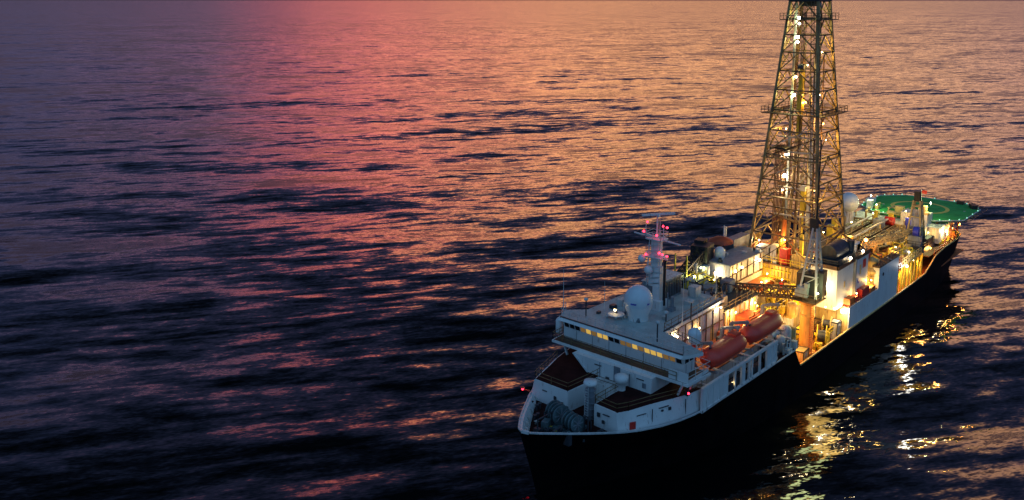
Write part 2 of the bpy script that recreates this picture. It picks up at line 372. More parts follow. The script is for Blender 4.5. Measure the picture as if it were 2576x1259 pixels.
# ---- forecastle blocks either side of the anchor recess
ZP = 10.5
def wedge(poly_bot, poly_top, z0, z1):
    m = MB(); k = len(poly_bot); v = [(x, y, z0) for x, y in poly_bot]+[(x, y, z1) for x, y in poly_top]
    return m.add(v, [tuple(range(k))[::-1], tuple(range(k, 2*k))]+[(i, (i+1) % k, k+(i+1) % k, k+i) for i in range(k)])
Bt = [(62.3, 2.7), (62.5, 5.9), (61.2, 6.6), (58.0, 7.7), (55.0, 8.8), (52.4, 9.6), (50.4, 9.9), (50.4, 2.7)]
Bb = [(62.3, 2.7), (62.5, 6.2), (60.9, 7.35), (58.0, 8.5), (55.3, 9.3), (52.8, 9.8), (50.4, 10.1), (50.4, 2.7)]
At = [(61.9, -6.7), (61.9, -1.5), (58.3, -1.2), (50.4, -1.2), (50.4, -9.7), (55, -8.8), (58, -7.9)]
Ab = [(61.9, -7.3), (61.9, -1.5), (58.3, -1.2), (50.4, -1.2), (50.4, -10.2), (55, -9.7), (58, -8.8)]
P('forecastle_block', 'white', wedge(Bb, Bt, 7.9, ZP), label='white port forecastle block with red floor')
P('forecastle_block', 'white', wedge(Ab, At, 7.9, ZP), label='white starboard forecastle block with red floor')
P('forecastle_block', 'white2', MB().bx(57.6, 50.5, -1.21, 2.71, 7.9, ZP-.003), label='pale middle wall of the anchor recess')
def inset(poly, d):
    cx = sum(p[0] for p in poly)/len(poly); cy = sum(p[1] for p in poly)/len(poly)
    return [(cx+(x-cx)*(1-d/max(1, math.hypot(x-cx, y-cy))), cy+(y-cy)*(1-d/max(1, math.hypot(x-cx, y-cy)))) for x, y in poly]
P('forecastle_floor', 'red', MB().prism(inset(Bt, .22), ZP, ZP+.05)); P('forecastle_floor', 'red', MB().prism(inset(At, .22), ZP, ZP+.05))
rp = [(x, y, ZP) for x, y in inset(Bt, .12)]
P('railing', 'rail', MB().rail([rp[-1], rp[0], *rp[1:7]])); 
rp = [(x, y, ZP) for x, y in inset(At, .12)]
P('railing', 'rail', MB().rail([rp[3], rp[2], rp[1], rp[0], rp[6], rp[5]]))
P('railing', 'brown', MB().rail([(57.5, -1.0, ZP), (57.5, 2.6, ZP)], h=.9))
# small fittings on the white plating
ft = MB()
for (x, y, z_, sx, sy, sz) in ((61.95, -5.0, 9.5, .06, .7, .12), (61.95, -3.4, 8.9, .08, .35, .45), (61.95, -2.3, 8.6, .08, .3, .35), (62.62, 4.6, 9.8, .12, .9, .1), (62.55, 3.5, 9.3, .1, .4, .5), (62.6, 4.2, 8.7, .1, .35, .4)): ft.bc(x, y, z_, sx, sy, sz)
P('mooring_port', 'steel', ft)
def wall_y(x, z_): 
    t = (z_-7.9)/(ZP-7.9)
    for a, b, c_, d in zip(Bb, Bb[1:], Bt, Bt[1:]):
        if b[0] <= x <= a[0]: u = (x-a[0])/(b[0]-a[0]); return (a[1]+(b[1]-a[1])*u)*(1-t)+(c_[1]+(d[1]-c_[1])*u)*t
    return 10
ft = MB()
for x, z_, w, hh in ((59.6, 9.7, 1.3, .08), (56.6, 9.9, 1.4, .08), (55.9, 9.45, .35, .35), (56.9, 9.5, .3, .2)): ft.bc(x, wall_y(x, z_)+.03, z_, w, .12, hh, math.radians(-19))
for x in (58.4, 53.6): ft.bc(x, wall_y(x, 8.9)+.02, 8.3, .06, .1, 1.9, math.radians(-19))
P('drain_slot', 'steel', ft)
P('red_hatch', 'redp', MB().bc(61.0, wall_y(60.9, 8.8)+.06, 8.45, .75, .1, .85, math.radians(-27)))

# ---- anchor windlass and posts on the bow deck
wl = MB(); X, Y = 64.9, .9
wl.bc(X, Y, 7.9, 3.0, 3.4, .35); P('windlass_bed', 'green', wl)
def winch(x, y, r, w, ax=(0, 1, 0)):
    root = MB(); a = Vector(ax).normalized(); c0 = Vector((x, y, 8.2+r))
    root.tube(c0-a*w/2, c0+a*w/2, r*.62, n=18)
    d = P('windlass_drum', 'green', root); f_ = MB()
    for k in (-.5, -.17, .17, .5):
        f_.tube(c0+a*(w*k-.07), c0+a*(w*k+.07), r, n=22)
    P('flange', 'green', f_, d)
    g_ = MB()
    for k in range(8):
        t = 2*PI*k/8; b = a.cross(Vector((0, 0, 1))); g_.beam(c0+a*(w*.5+.1), c0+a*(w*.5+.1)+b*math.cos(t)*r*.8+Vector((0, 0, 1))*math.sin(t)*r*.8, .1)
    P('spoke', 'grey', g_, d)
winch(64.9, -.6, 1.15, 1.6, (.35, 1, 0)); winch(65.3, 1.9, 1.0, 1.5, (.1, 1, 0)); 
hd = MB(); hd.lathe((64.6, .9, 7.9), [(0, 1.9), (.5, 1.85), (.55, 1.2), (.7, 0)], 16); hd.bc(66.6, -.9, 7.9, 1.1, .8, 1.0, .3); hd.bc(66.9, 2.3, 7.9, .9, .7, .8, -.2); P('winch_motor', 'green', hd)
wf = MB()
for x, y in ((67.8, .2), (67.6, 1.4), (66.0, -3.1), (66.1, 4.1), (63.9, -4.6), (64.2, 4.8)):
    for dx in (0, .55): wf.tube((x-dx, y, 7.9), (x-dx, y, 8.55), .17, n=10); wf.tube((x-dx, y, 8.55), (x-dx, y, 8.62), .24, n=10)
P('mooring_bollard', 'steel', wf)
ch = MB()
for sy in (-.5, 1.5):
    for k in range(14): 
        x = 65.9+k*.28; ch.bc(x, sy+.06*(k % 2), 8.2, .2, .12, .12)
P('anchor_chain', 'steel', ch)
ps = MB(); ps.tube((61.2, 1.3, 7.9), (61.2, 1.3, 12.1), .55, .42, n=14)
for k in range(5): ps.tube((61.2, 1.3, 8.4+k*.75), (61.2, 1.3, 8.5+k*.75), .68, n=14)
post = P('bow_post', 'grey', ps); P('post_cap', 'white', MB().lathe((61.2, 1.3, 12.1), [(0, .5), (.75, .45), (.85, .15), (.8, 0), (.3, -.1)], 18), post)
ld = MB()
for dy in (-.25, .25): ld.beam((61.95, 1.3+dy, 7.9), (61.95, 1.3+dy, 12.0), .06)
for k in range(12): ld.beam((61.95, 1.05, 8.2+k*.32), (61.95, 1.55, 8.2+k*.32), .05)
P('ladder', 'railw', ld, post)
vt = MB(); vt.lathe((57.2, 2.9, ZP), [(.5, 0), (.5, 1.0), (.85, 1.1), (.85, 1.75), (.5, 1.95), (0, 2.0)], 16); P('mushroom_vent', 'white', vt)
P('foremast_lamp', 'lampr', MB().sph((62.6, -8.0, 9.1), .15, 10, 8))
P('lamp_arm', 'redp', MB().beam((61.8, -7.5, 8.7), (62.6, -8.0, 9.05), .12).tube((62.6, -8.0, 9.25), (62.6, -8.0, 9.3), .3))

# ---- bridge house
bh = empty('bridge_house'); bh.parent = ship
fw = MB(); zf = 12.45   # white front under the bridge: slopes in on the starboard side
v = [(55.9, -3.0, ZP), (55.9, 6.2, ZP), (55.9, 6.3, zf), (55.9, -5.4, zf), (51, -3.0, ZP), (51, 6.2, ZP), (51, 6.3, zf), (51, -5.4, zf)]
fw.add(v, [(0, 1, 2, 3), (4, 7, 6, 5), (0, 3, 7, 4), (1, 5, 6, 2), (3, 2, 6, 7), (0, 4, 5, 1)])
fh_ = P('front_wall', 'white', fw, bh)
P('edge_trim', 'railw', MB().beam((55.95, -3.0, ZP), (55.95, -5.4, zf), .16), bh)
P('door', 'grey', MB().bx(55.88, 55.98, .9, 1.8, ZP+.05, ZP+2.0), bh)
sg = MB()
for y, z_ in ((-2.0, 11.9), (4.2, 11.9)): sg.bx(55.9, 56.02, y, y+1.0, z_, z_+.08)
sg.bx(55.9, 56.0, -.3, .2, ZP+.1, ZP+.3); P('wall_lamp_hood', 'steel', sg, bh)
lowc = MB().bx(33.5, 50.9, -8.0, 3.3, 10.35, 15.3); P('house_wall', 'white2', lowc, bh, 'long pinkish lit house behind the wheelhouse')
sl = MB().prism([(55.0, -9.6), (55.1, 10.6), (50.3, 10.9), (50.0, 3.3), (50.0, -9.9)], zf, zf+.32); P('bridge_slab', 'white', sl, bh)
P('bridge_walkway', 'brown', MB().prism([(54.85, -9.4), (54.95, 10.4), (50.5, 10.7), (50.2, 3.4), (50.2, -9.7)], zf+.32, zf+.36), bh)
P('railing', 'rail', MB().rail([(50.3, -9.8, zf+.35), (54.95, -9.5, zf+.35), (55.0, 9.0, zf+.35)], h=1.0, sp=1.5), bh)
P('bridge_wing_bulwark', 'white', MB().add([(54.9, 7.9, zf+.3), (54.95, 10.55, zf+.3), (54.95, 10.55, zf+1.5), (54.9, 7.9, zf+1.5), (54.82, 7.9, zf+.3), (54.85, 10.5, zf+.3), (54.85, 10.5, zf+1.5), (54.82, 7.9, zf+1.5)], [(0, 1, 2, 3), (4, 7, 6, 5), (3, 2, 6, 7), (1, 5, 6, 2), (0, 3, 7, 4), (0, 4, 5, 1)]).bx(50.4, 54.9, 10.5, 10.6, zf+.3, zf+.75), bh)
P('railing', 'railw', MB().rail([(54.9, 10.5, zf+.35), (50.4, 10.8, zf+.35), (50.3, 8.6, zf+.35)], h=1.4, sp=1.3), bh)
P('wing_strut', 'white', MB().beam((54.3, 9.6, zf), (54.0, 8.7, 10.6), .22).beam((51.0, 9.8, zf), (51.0, 9.0, 10.5), .22).beam((53.5, -9.0, zf), (53.5, -8.2, 10.6), .22), bh)
# wheelhouse with windows sloping outwards
wz0, wz1 = zf+.36, 15.35
wv = [(53.15, -9.1, wz0), (53.45, 9.0, wz0), (53.45, 9.0, 14.15), (53.15, -9.1, 14.15), (53.5, -9.15, wz1), (53.8, 9.05, wz1), (50.9, -9.1, wz0), (50.9, 9.0, wz0), (50.9, 9.0, wz1), (50.9, -9.1, wz1)]
P('wheelhouse_wall', 'white', MB().add(wv, [(0, 1, 2, 3), (3, 2, 5, 4), (6, 9, 8, 7), (1, 7, 8, 5, 2), (0, 3, 4, 9, 6), (4, 5, 8, 9), (0, 6, 7, 1)]), bh)
NW = 20
for i in range(NW):
    y0 = -8.95+i*17.85/NW+.09; y1 = y0+17.85/NW-.2
    def wp(y, z_, off):
        u = (y+9.1)/18.1; t = (z_-14.15)/(wz1-14.15); return (53.15+.3*u+.35*t+off, y, z_)
    q = [wp(y0, 14.27, .05), wp(y1, 14.27, .05), wp(y1, 15.12, .05), wp(y0, 15.12, .05)]; q2 = [wp(y0, 14.27, -.02), wp(y1, 14.27, -.02), wp(y1, 15.12, -.02), wp(y0, 15.12, -.02)]
    st_ = 'glasslit' if i in (4, 6, 7, 12, 14, 15, 16) else 'glassdim' if i in (3, 5, 10, 11, 13, 17, 18) else 'glass'
    P('window', st_, MB().add(q+q2, [(0, 1, 2, 3), (0, 3, 7, 4), (1, 5, 6, 2), (0, 4, 5, 1), (3, 2, 6, 7)]), bh, 'lit yellow wheelhouse window' if st_ == 'glasslit' else None)
for i in range(2): P('window', 'glass', MB().bx(51.3+i*1.05, 52.1+i*1.05, 9.0, 9.06, 14.25, 15.1), bh)
RZ = 15.6
RP = [(53.9, -9.4), (54.2, 9.4), (51.6, 10.5), (49.2, 3.8), (33.3, 3.3), (33.3, -8.2), (49.2, -8.2), (51.3, -10.4)]
P('bridge_roof', 'roof', MB().prism(RP, RZ-.02, RZ), bh); 
P('roof_fascia', 'white', MB().prism([(x+.02*(1 if x > 45 else -1), y*1.002) for x, y in RP], RZ-.42, RZ-.02), bh)
P('roof_visor', 'white', MB().add([(53.9, -9.4, RZ-.02), (54.22, 9.4, RZ-.02), (54.52, 9.2, RZ-.32), (54.2, -9.2, RZ-.32), (53.9, -9.4, RZ-.42), (54.2, 9.4, RZ-.42)], [(0, 1, 2, 3), (3, 2, 5, 4), (0, 3, 4), (1, 5, 2), (0, 4, 5, 1)]), bh)
P('roof_gutter', 'steel', MB().beam((53.75, -9.2, RZ+.05), (54.0, 9.2, RZ+.05), .14).beam((49.2, 3.6, RZ+.05), (33.5, 3.1, RZ+.05), .14), bh)
P('roof_railing', 'railw', MB().rail([(51.4, -10.2, RZ), (53.7, -9.2, RZ), (53.95, 9.2, RZ), (51.6, 10.3, RZ)], h=1.1, sp=1.4, w=.05), bh)
P('roof_railing', 'rail', MB().rail([(51.5, 10.2, RZ), (49.1, 3.6, RZ), (33.5, 3.1, RZ)], h=1.1, sp=1.6, w=.05), bh)
# side of the house: deckhead lamps, conduits, posts
cd = MB()
for k in range(9): cd.bx(49-k*1.8, 48.9-k*1.8, 3.3, 3.42, 10.5, 15.1)
cd.bx(33.6, 50, 3.3, 3.5, 14.9, 15.15); cd.bx(33.6, 50, 3.3, 3.45, 12.7, 12.8); P('conduit', 'brown', cd, bh)
dr = MB()
for x in (46, 40.5, 36): dr.bx(x, x+.9, 3.31, 3.36, 10.5, 12.5)
P('side_door', 'cream', dr, bh)

# ---- things on the bridge roof
dm = MB().sph((47.6, -1.3, 18.15), 1.85, 28, 20, 1.06); rd = P('radome', 'dome', dm, label='large white radome on the bridge roof')
P('radome_skirt', 'white', MB().lathe((47.6, -1.3, RZ), [(1.35, 0), (1.35, .7), (1.72, 1.6), (1.75, 2.1)], 24), rd)
lg = MB()
def dome_pt(cx, cy, cz, r, a, el): return (cx+r*math.cos(el)*math.cos(a), cy+r*math.cos(el)*math.sin(a), cz+r*1.06*math.sin(el))
for a0, ln in ((math.radians(2), .42), (math.radians(70), .2)):
    for k in range(6):
        a = a0+ln*k/6; q = [dome_pt(47.6, -1.3, 18.15, 1.87, a+da, e) for da, e in ((0, -.08), (ln/6*.85, -.08), (ln/6*.85, .015+.02*(k % 2)), (0, .015+.02*(k % 2)))]; lg.add(q, [(0, 1, 2, 3)])
P('radome_marking', 'blue', lg, rd)
for (x, y, z_, r, par) in ((49.0, 7.8, 16.35, .82, 'white radome on the port bridge wing'),):
    d2 = P('radome', 'dome', MB().lathe((x, y, z_-.95), [(.72, 0), (.80, .35), (.82, .95)], 20).sph((x, y, z_), r, 20, 14, 1.0), label=par)
    P('radome_stand', 'redp', MB().tube((x, y, 12.8), (x, y, z_-.95), .3, n=10), d2)
vh = P('vent_house', 'grey', MB().bx(35.3, 41.6, -4.7, -2.3, RZ, 18.5)); lv = MB()
for k in range(9): lv.bx(35.6+k*.65, 36.05+k*.65, -2.31, -2.22, RZ+.35, 18.2)
P('louvre', 'steel', lv, vh); P('vent_house_roof', 'white2', MB().bx(35.2, 41.7, -4.8, -2.2, 18.5, 18.58), vh)
# radar mast
ms = empty('radar_mast'); ms.parent = ship; mx, my = 42.6, -1.6
P('mast_column', 'white', MB().bc(mx, my, RZ, 1.9, 1.9, 1.3).bc(mx, my, RZ+1.3, 1.0, 1.0, 3.6).bc(mx-.3, my-.5, 18.6, 1.3, 1.6, 2.6).bc(mx-.3, my-.5, 21.2, .9, 1.2, 3.8), ms)
P('exhaust_pipe', 'black', MB().tube((mx-.1, my+.95, 16.2), (mx-.1, my+.95, 22.2), .2, n=10).tube((mx-.1, my+.95, 22.1), (mx-.1, my+.95, 22.4), .28, n=10), ms)
yd = MB()
for z_, w in ((25.0, 3.6), (22.6, 1.7)):
    yd.bc(mx-.3, my-.5, z_, 1.9, 2.4, .14); yd.beam((mx-.3, my-.5-w, z_+.3), (mx-.3, my-.5+w, z_-.15), .16)
yd.rail([(mx+.7, my-1.7, 25.1), (mx+.7, my+.7, 25.1), (mx-1.2, my+.7, 25.1), (mx-1.2, my-1.7, 25.1)], h=.9, sp=1.0, w=.05, closed=True)
P('mast_yard', 'white', yd, ms)
tp = MB().tube((mx-.3, my-.5, 25.1), (mx-.3, my-.5, 28.2), .16, .09, n=8)
for dx, dy, hh in ((.4, -1.6, 26.9), (.2, 1.0, 27.2), (-.8, -.2, 27.6)): tp.tube((mx+dx, my-.2+dy, 25.1), (mx+dx, my-.2+dy, hh), .05, n=6)
P('mast_pole', 'white', tp, ms)
P('radar_scanner', 'white', MB().bc(mx-.2, my-.3, 28.3, .3, 4.6, .26, math.radians(55)).bc(mx-.2, my-.3, 28.05, .4, .4, .3), ms)
P('radar_scanner', 'white', MB().bc(mx+.6, my-1.5, 25.6, .25, 2.6, .2, math.radians(-25)), ms)
for (dx, dy, z_) in ((.3, -1.5, 27.2), (.2, .9, 27.0), (.2, 1.5, 26.9), (.5, -1.9, 25.9), (.7, .7, 23.4), (.7, 1.2, 23.3), (.8, -1.3, 22.9), (.7, 1.9, 23.2), (.6, .2, 25.7)):
    P('mast_light', 'lampr', MB().sph((mx+dx-.2, my+dy-.3, z_), .15, 8, 6), ms)
P('small_dish', 'white', MB().sph((mx+.6, my-2.2, 22.2), .55, 12, 8).sph((mx+.8, my-1.0, 20.9), .6, 12, 8), ms)
cb = MB().tube((mx+.2, my+1.7, RZ), (mx+.2, my+1.7, RZ+2.6), .07).tube((mx-.5, my+2.0, RZ), (mx-.5, my+2.0, RZ+1.9), .25).bc(mx-.4, my+1.9, RZ, .9, .9, .5); P('roof_vent', 'grey', cb)
mw = MB()
for k in range(8): mw.beam((mx+.45, my-1.5, 18.8+k*.75), (mx+.45, my+.5, 19.3+k*.75), .1)
for dy in (-1.5, .5): mw.beam((mx+.45, my+dy, 18.6), (mx+.35, my+dy*.8, 25), .12)
P('mast_bracing', 'railw', mw, ms)
# search-light table, lamp posts, whips
sl_ = P('searchlight_table', 'white', MB().tube((49.4, -3.5, RZ+.55), (49.4, -3.5, RZ+.63), 1.1, n=20).tube((49.4, -3.5, RZ), (49.4, -3.5, RZ+.6), .2)); P('searchlight', 'lampy', MB().sph((49.5, -3.6, RZ+1.15), .17, 10, 8), sl_); P('searchlight_body', 'steel', MB().tube((49.1, -3.6, RZ+.6), (49.5, -3.6, RZ+1.4), .14), sl_)
for (x, y, hh) in ((51.6, -6.7, 2.2), (52.6, 4.8, 2.3), (43.4, 4.0, 2.3), (46.0, 1.9, 1.0)):
    w_ = P('roof_lamp_post', 'steel', MB().tube((x, y, RZ), (x, y, RZ+hh), .09, n=6)); P('lamp_head', 'railw', MB().lathe((x, y, RZ+hh), [(.1, 0), (.28, .1), (.28, .35), (0, .45)], 10), w_)
for (x, y, z0, hh) in ((52.8, -9.5, RZ, 6.4), (49.9, 8.6, 14.2, 7.2), (45.5, 4.0, RZ, 6.8), (48.5, -6, RZ, 4.2), (35, 2.9, RZ, 5.5), (45.5, 6.8, 14, 6)):
    P('whip_aerial', 'railw', MB().tube((x, y, z0), (x, y, z0+hh*.35), .07, .05, n=6).tube((x, y, z0+hh*.35), (x, y, z0+hh), .04, .02, n=6))
eq = MB()
for (x, y, sx, sy, sz) in ((44.8, -5.8, 1.2, .9, .9), (38, .6, 1.4, 1.0, .4), (46.4, -3.9, .7, .7, 1.3), (34.8, -.5, 1.5, 1.2, 1.4), (36.5, 1.8, .6, .6, .8)): eq.bc(x, y, RZ, sx, sy, sz)
P('roof_locker', 'white2', eq)
pn = MB().lathe((52.6, -10.3, 12.9), [(.45, 0), (.5, .3), (.5, 1.7), (.3, 1.95), (0, 2.0)], 14); P('wing_console', 'white', pn)
nv = P('navigation_light_box', 'black', MB().bc(53.6, 9.75, 10.7, .5, .3, .9)); P('port_light', 'lampr', MB().sph((53.8, 10.0, 11.1), .13, 10, 8), nv)
hooks = MB().beam((53.9, 10.45, zf), (53.4, 9.9, ZP+1.0), .15); P('wing_knee', 'white', hooks)

# ---- side gallery (white framework along the port side)
ga = MB(); zt = 11.0
ga.bx(51.3, 45.2, 10.28, 10.42, 8.0, zt-.25)
for x in (51.3, 50.2, 48.6, 47, 45.2, 43.2, 41.4, 39.4, 38.6, 36.4, 34.4, 33.0, 31.6): ga.bx(x-.13, x+.13, 10.25, 10.5, 7.9, zt)
ga.bx(31.4, 51.4, 10.2, 10.55, zt-.3, zt+.02); ga.bx(31.4, 51.4, 10.3, 10.5, 7.85, 8.15)
for a, b in ((40.4, 41.4), (34.4, 33.0), (33.0, 31.6)): ga.bx(a, b, 10.33, 10.41, 8.1, zt-.3)
for x in (50, 45.2, 41.4, 38.6, 34.4, 31.6): ga.bx(x-.1, x+.1, 8.3, 10.3, zt-.22, zt-.02)
P('side_gallery', 'white', ga)
gi = MB().bx(44, 38.8, 9.6, 10.1, 7.9, 9.0).bx(37.5, 35, 9.4, 10.1, 7.9, 8.9); P('gallery_locker', 'steel', gi)
P('gallery_lamp', 'lampy', MB().sph((43.5, 10.2, 8.9), .13, 8, 6))

# ---- boat deck
P('boat_deck', 'deck', MB().bx(25, 50.4, 3.35, 8.4, 10.35, 10.55).bx(25, 50, -10.2, -3.4, 10.356, 10.55))
P('railing', 'cream', MB().rail([(50, 6.2, 10.55), (36, 6.2, 10.55), (26, 6.2, 10.55)], sp=2))
for (x, y) in ((47.0, 8.5), (40.0, 8.5), (37.6, 8.5), (28.5, 8.5)):
    dv = MB()
    dv.beam((x, 6.6, 10.5), (x, 6.7, 14.2), .42).beam((x, 6.7, 14.2), (x-.1, 8.9, 14.9), .34).beam((x, 6.6, 12), (x, 7.5, 10.7), .25).beam((x, 8.9, 14.9), (x, 8.9, 14.3), .14).tube((x-.2, 8.9, 14.85), (x+.2, 8.9, 14.85), .26, n=12)
    dv.beam((x, 8.2, 11.15), (x, 9.9, 11.35), .25).beam((x, 8.3, 10.5), (x, 8.3, 11.3), .25)
    P('boat_davit', 'grey', dv)
# ---- lifeboats (things of their own, hanging in the davits)
def lifeboat(x, y, z_, ln, label):
    r = empty('lifeboat', (x, y, z_)); tag(r, label, 'lifeboat', 'enclosed lifeboats')
    m = MB(); prof = []; nx = 18; na = 20
    for i in range(nx+1):
        t = -1+2*i/nx; e = (1-abs(t)**7)**.5; 
        for j in range(na):
            a = 2*PI*j/na; yy = math.cos(a)*1.5*e; zz = math.sin(a)*(1.36 if math.sin(a) > 0 else 1.25)*e+(.12*t*t)
            prof.append((t*ln/2, yy*(1-.12*max(0, -math.sin(a))), zz))
    f_ = [(i*na+j, i*na+(j+1) % na, (i+1)*na+(j+1) % na, (i+1)*na+j) for i in range(nx) for j in range(na)]
    m.add(prof, f_, True); m.build('boat_hull', 'lifeboat', r)
    for sgn in (-1, 1):
        s_ = MB()
        for i in range(2, nx-2):
            t0 = -1+2*i/nx; t1 = t0+2/nx; s_.beam((t0*ln/2, sgn*1.44*(1-abs(t0)**4.5)**.55, -.1), (t1*ln/2, sgn*1.44*(1-abs(t1)**4.5)**.55, -.1), .09)
        s_.build('fender_line', 'tarp', r)
    MB().bx(-3.4, -2.0, -.55, .55, 1.05, 1.62).build('coxswain_cupola', 'lifeboat', r)
    for k in range(5): MB().bx(-2.9+k*1.2, -2.5+k*1.2, 1.02, 1.1, .62, .80).build('porthole', 'glass', r)
    h_ = MB().bx(ln*.36, ln*.40, -.1, .1, 1.0, 1.5).bx(-ln*.40, -ln*.36, -.1, .1, .95, 1.5); h_.build('lifting_hook', 'steel', r)
    k_ = MB().bx(-ln*.36, ln*.36, -.12, .12, -1.4, -1.15); k_.build('keel', 'tarp', r)
    MB().bx(.2, .9, -.35, .35, 1.16, 1.28).build('hatch', 'tarp', r)
    return r
lb = lifeboat(43.3, 8.75, 12.75, 9.2, 'orange lifeboat nearest the bridge wing on the port side')
def again(root, loc, label):
    c_ = root.copy(); COL.objects.link(c_); c_.location = loc; c_['label'] = label
    for ch in [o for o in COL.objects if o.parent == root]:
        d = ch.copy(); COL.objects.link(d); d.parent = c_
    return c_
again(lb, (32.9, 8.75, 12.75), 'orange lifeboat behind the first one, next to the lit crane')
again(lb, (44.8, -9.3, 12.9), 'orange lifeboat showing behind the bridge roof on the far side')

# ---- midship houses
P('mid_house', 'white2', MB().bx(22.5, 33.2, -6.5, 3.0, 7.9, 13.4), label='yellow lit house behind the lifeboats')
P('mid_house_roof', 'steel', MB().bx(22.3, 33.2, -6.7, 3.2, 13.4, 13.55))
P('railing', 'rail', MB().rail([(33, 3.1, 13.55), (22.5, 3.1, 13.55), (22.5, -6.5, 13.55)], sp=1.7))
tm = MB()
for k in range(7): tm.bx(32.6-k*1.5, 32.35-k*1.5, 3.0, 3.18, 10.5, 13.3)
for k in range(3): tm.bx(31.5-k*3.5, 30.6-k*3.5, 3.0, 3.06, 10.6, 12.5)
P('wall_frame', 'cream', tm)
P('davit_house', 'tarp', MB().bx(26.2, 29.8, 3.3, 5.6, 10.55, 12.2).bx(33.8, 35.6, 3.6, 5.2, 10.55, 11.6), label='orange box house on the boat deck')
P('aft_bulkhead', 'cream', MB().bx(24.2, 24.5, -9.9, 9.9, 4.1, 10.6).bx(24.0, 24.25, 5.4, 8.2, 4.1, 10.7))
P('storage_tank', 'white2', MB().lathe((25.6, 8.9, 8.0), [(.0, 0), (.85, .05), (.85, 2.5), (.6, 2.9), (0, 3.0)], 18).lathe((27.8, 9.2, 8.0), [(.0, 0), (.7, .05), (.7, 1.9), (.5, 2.2), (0, 2.3)], 18))
P('central_block', 'cream', MB().bx(6.2, 24.2, -8.2, 4.0, 4.1, 8.8)); 
lv = MB()
for k in range(7): lv.bx(11.9+k*.55, 12.2+k*.55, 4.0, 4.12, 5.4, 8.1)
P('white_louvre', 'white', lv)
P('block_roof', 'deck', MB().bx(6.0, 24.4, -8.4, 4.2, 8.8, 8.95))
P('railing', 'rail', MB().rail([(24, 4.1, 8.95), (6.2, 4.1, 8.95)], sp=1.6))
P('day_tank', 'cream', MB().lathe((14.6, 4.9, 8.3), [(0, 0), (.8, .05), (.8, 1.9), (.55, 2.2), (0, 2.3)], 18).bx(13.9, 15.3, 3.9, 5.3, 8.1, 8.35))
P('mud_house', 'cream', MB().bx(17.2, 22.8, -4.2, 1.8, 8.95, 11.9), label='small cream house in front of the drill floor')
tb = MB()
for x, y, r, hh in ((20.5, 3.0, .5, 2.3), (18.9, 3.1, .45, 1.8), (9.0, 2.6, .55, 2.4), (10.6, 3.2, .4, 1.7), (16.9, 2.9, .35, 2.9)): tb.lathe((x, y, 8.95), [(0, 0), (r, .03), (r, hh), (r*.6, hh+.25), (0, hh+.3)], 14)
P('mud_tank', 'yellow', tb)
# white long house on the starboard side, corrugated boxes
wh = P('starboard_house', 'white2', MB().bx(6.5, 17.7, -8.2, -4.0, 12.0, 15.1).bx(6.4, 17.6, -8.1, -4.1, 8.95, 12.0), label='long white house with flood lamps along its wall')
P('starboard_house_roof', 'grey', MB().bx(6.4, 17.9, -8.4, -3.8, 15.1, 15.25), wh)
fr = MB()
for x in (17.0, 15.6, 14.2, 12, 9.8, 7.6): fr.bx(x-.08, x+.08, -4.0, -3.88, 12, 15.05)
fr.bx(6.6, 17.7, -4.0, -3.8, 12.0, 12.15); P('wall_frame', 'brown', fr, wh)
P('radome', 'dome', MB().lathe((15.2, -7.3, 15.25), [(.75, 0), (.85, .5), (.87, 1.0)], 18).sph((15.2, -7.3, 16.25), .87, 18, 12), label='small white radome on the long white house')
def corr(name, m, x0, x1, y0, y1, z0, z1, label=None, parent=None):
    b = MB().bx(x0+.06, x1-.06, y0+.06, y1-.06, z0, z1); k = x0+.1
    while k < x1-.1: b.bx(k, k+.16, y0, y1, z0+.1, z1-.1); k += .36
    b.bx(x0, x1, y0-.02, y1+.02, z1-.12, z1+.02).bx(x0, x1, y0-.02, y1+.02, z0, z0+.12); return b.build(name, m, parent, label)
def cont(name, m, x0, x1, y0, y1, z0, z1, label):
    o = corr(name, m, x0, x1, y0, y1, z0, z1); tag(o, label, 'container'); return o
P('pipe_deck_starboard', 'brown', MB().bx(-12, 6.4, -10.2, -5.0, 11.3, 11.5).bx(-11, 6, -9.8, -5.4, 4.1, 11.3))
cont('cargo_container', 'orange', -1.5, 6.2, -8.6, -6.2, 12.0, 14.3, 'long orange corrugated container behind the long white house')
cont('cargo_container', 'orange', 6.6, 13.2, -3.9, -1.6, 8.95, 11.0, 'long orange corrugated container below the long white house')
cont('cargo_container', 'cream', -3.6, -.9, -11.2, -9.2, 13.2, 15.6, 'small cream container at the foot of the derrick, far side')
P('container_support', 'brown', MB().bx(-1.6, 6.3, -8.5, -6.3, 11.5, 12.0).bx(-3.6, -.9, -11.1, -9.3, 10.8, 13.2))
# ---- starboard crane (dark, boom lowered forward)
cs = empty('deck_crane'); cs.parent = ship; cs['label'] = 'dark starboard crane with its boom lowered'
P('crane_pedestal', 'grey', MB().tube((17.5, -9.0, 4.1), (17.5, -9.0, 14.8), 1.0, n=18), cs)
P('crane_cab', 'black', MB().bc(17.5, -9.2, 14.8, 3.4, 2.8, 2.9, .2).bc(16.4, -10.1, 16.6, 2.0, 1.6, 1.5, .2), cs)
def lattice_boom(a, b, w0, w1, n_, bw, m, par, name='crane_boom'):
    a, b = Vector(a), Vector(b); d = (b-a).normalized(); sd_ = d.cross(Vector((0, 0, 1))).normalized(); up = sd_.cross(d); mb = MB(); prev = None
    for i in range(n_+1):
        t = i/n_; c_ = a.lerp(b, t); w = w0+(w1-w0)*t; cur = [c_+sd_*w*sx+up*w*sz for sx, sz in ((-1, -1), (1, -1), (1, 1), (-1, 1))]
        for k in range(4): mb.beam(cur[k], cur[(k+1) % 4], bw*.7)
        if prev:
            for k in range(4): mb.beam(prev[k], cur[k], bw); mb.beam(prev[k], cur[(k+1) % 4], bw*.7)
        prev = cur
    return P(name, m, mb, par)
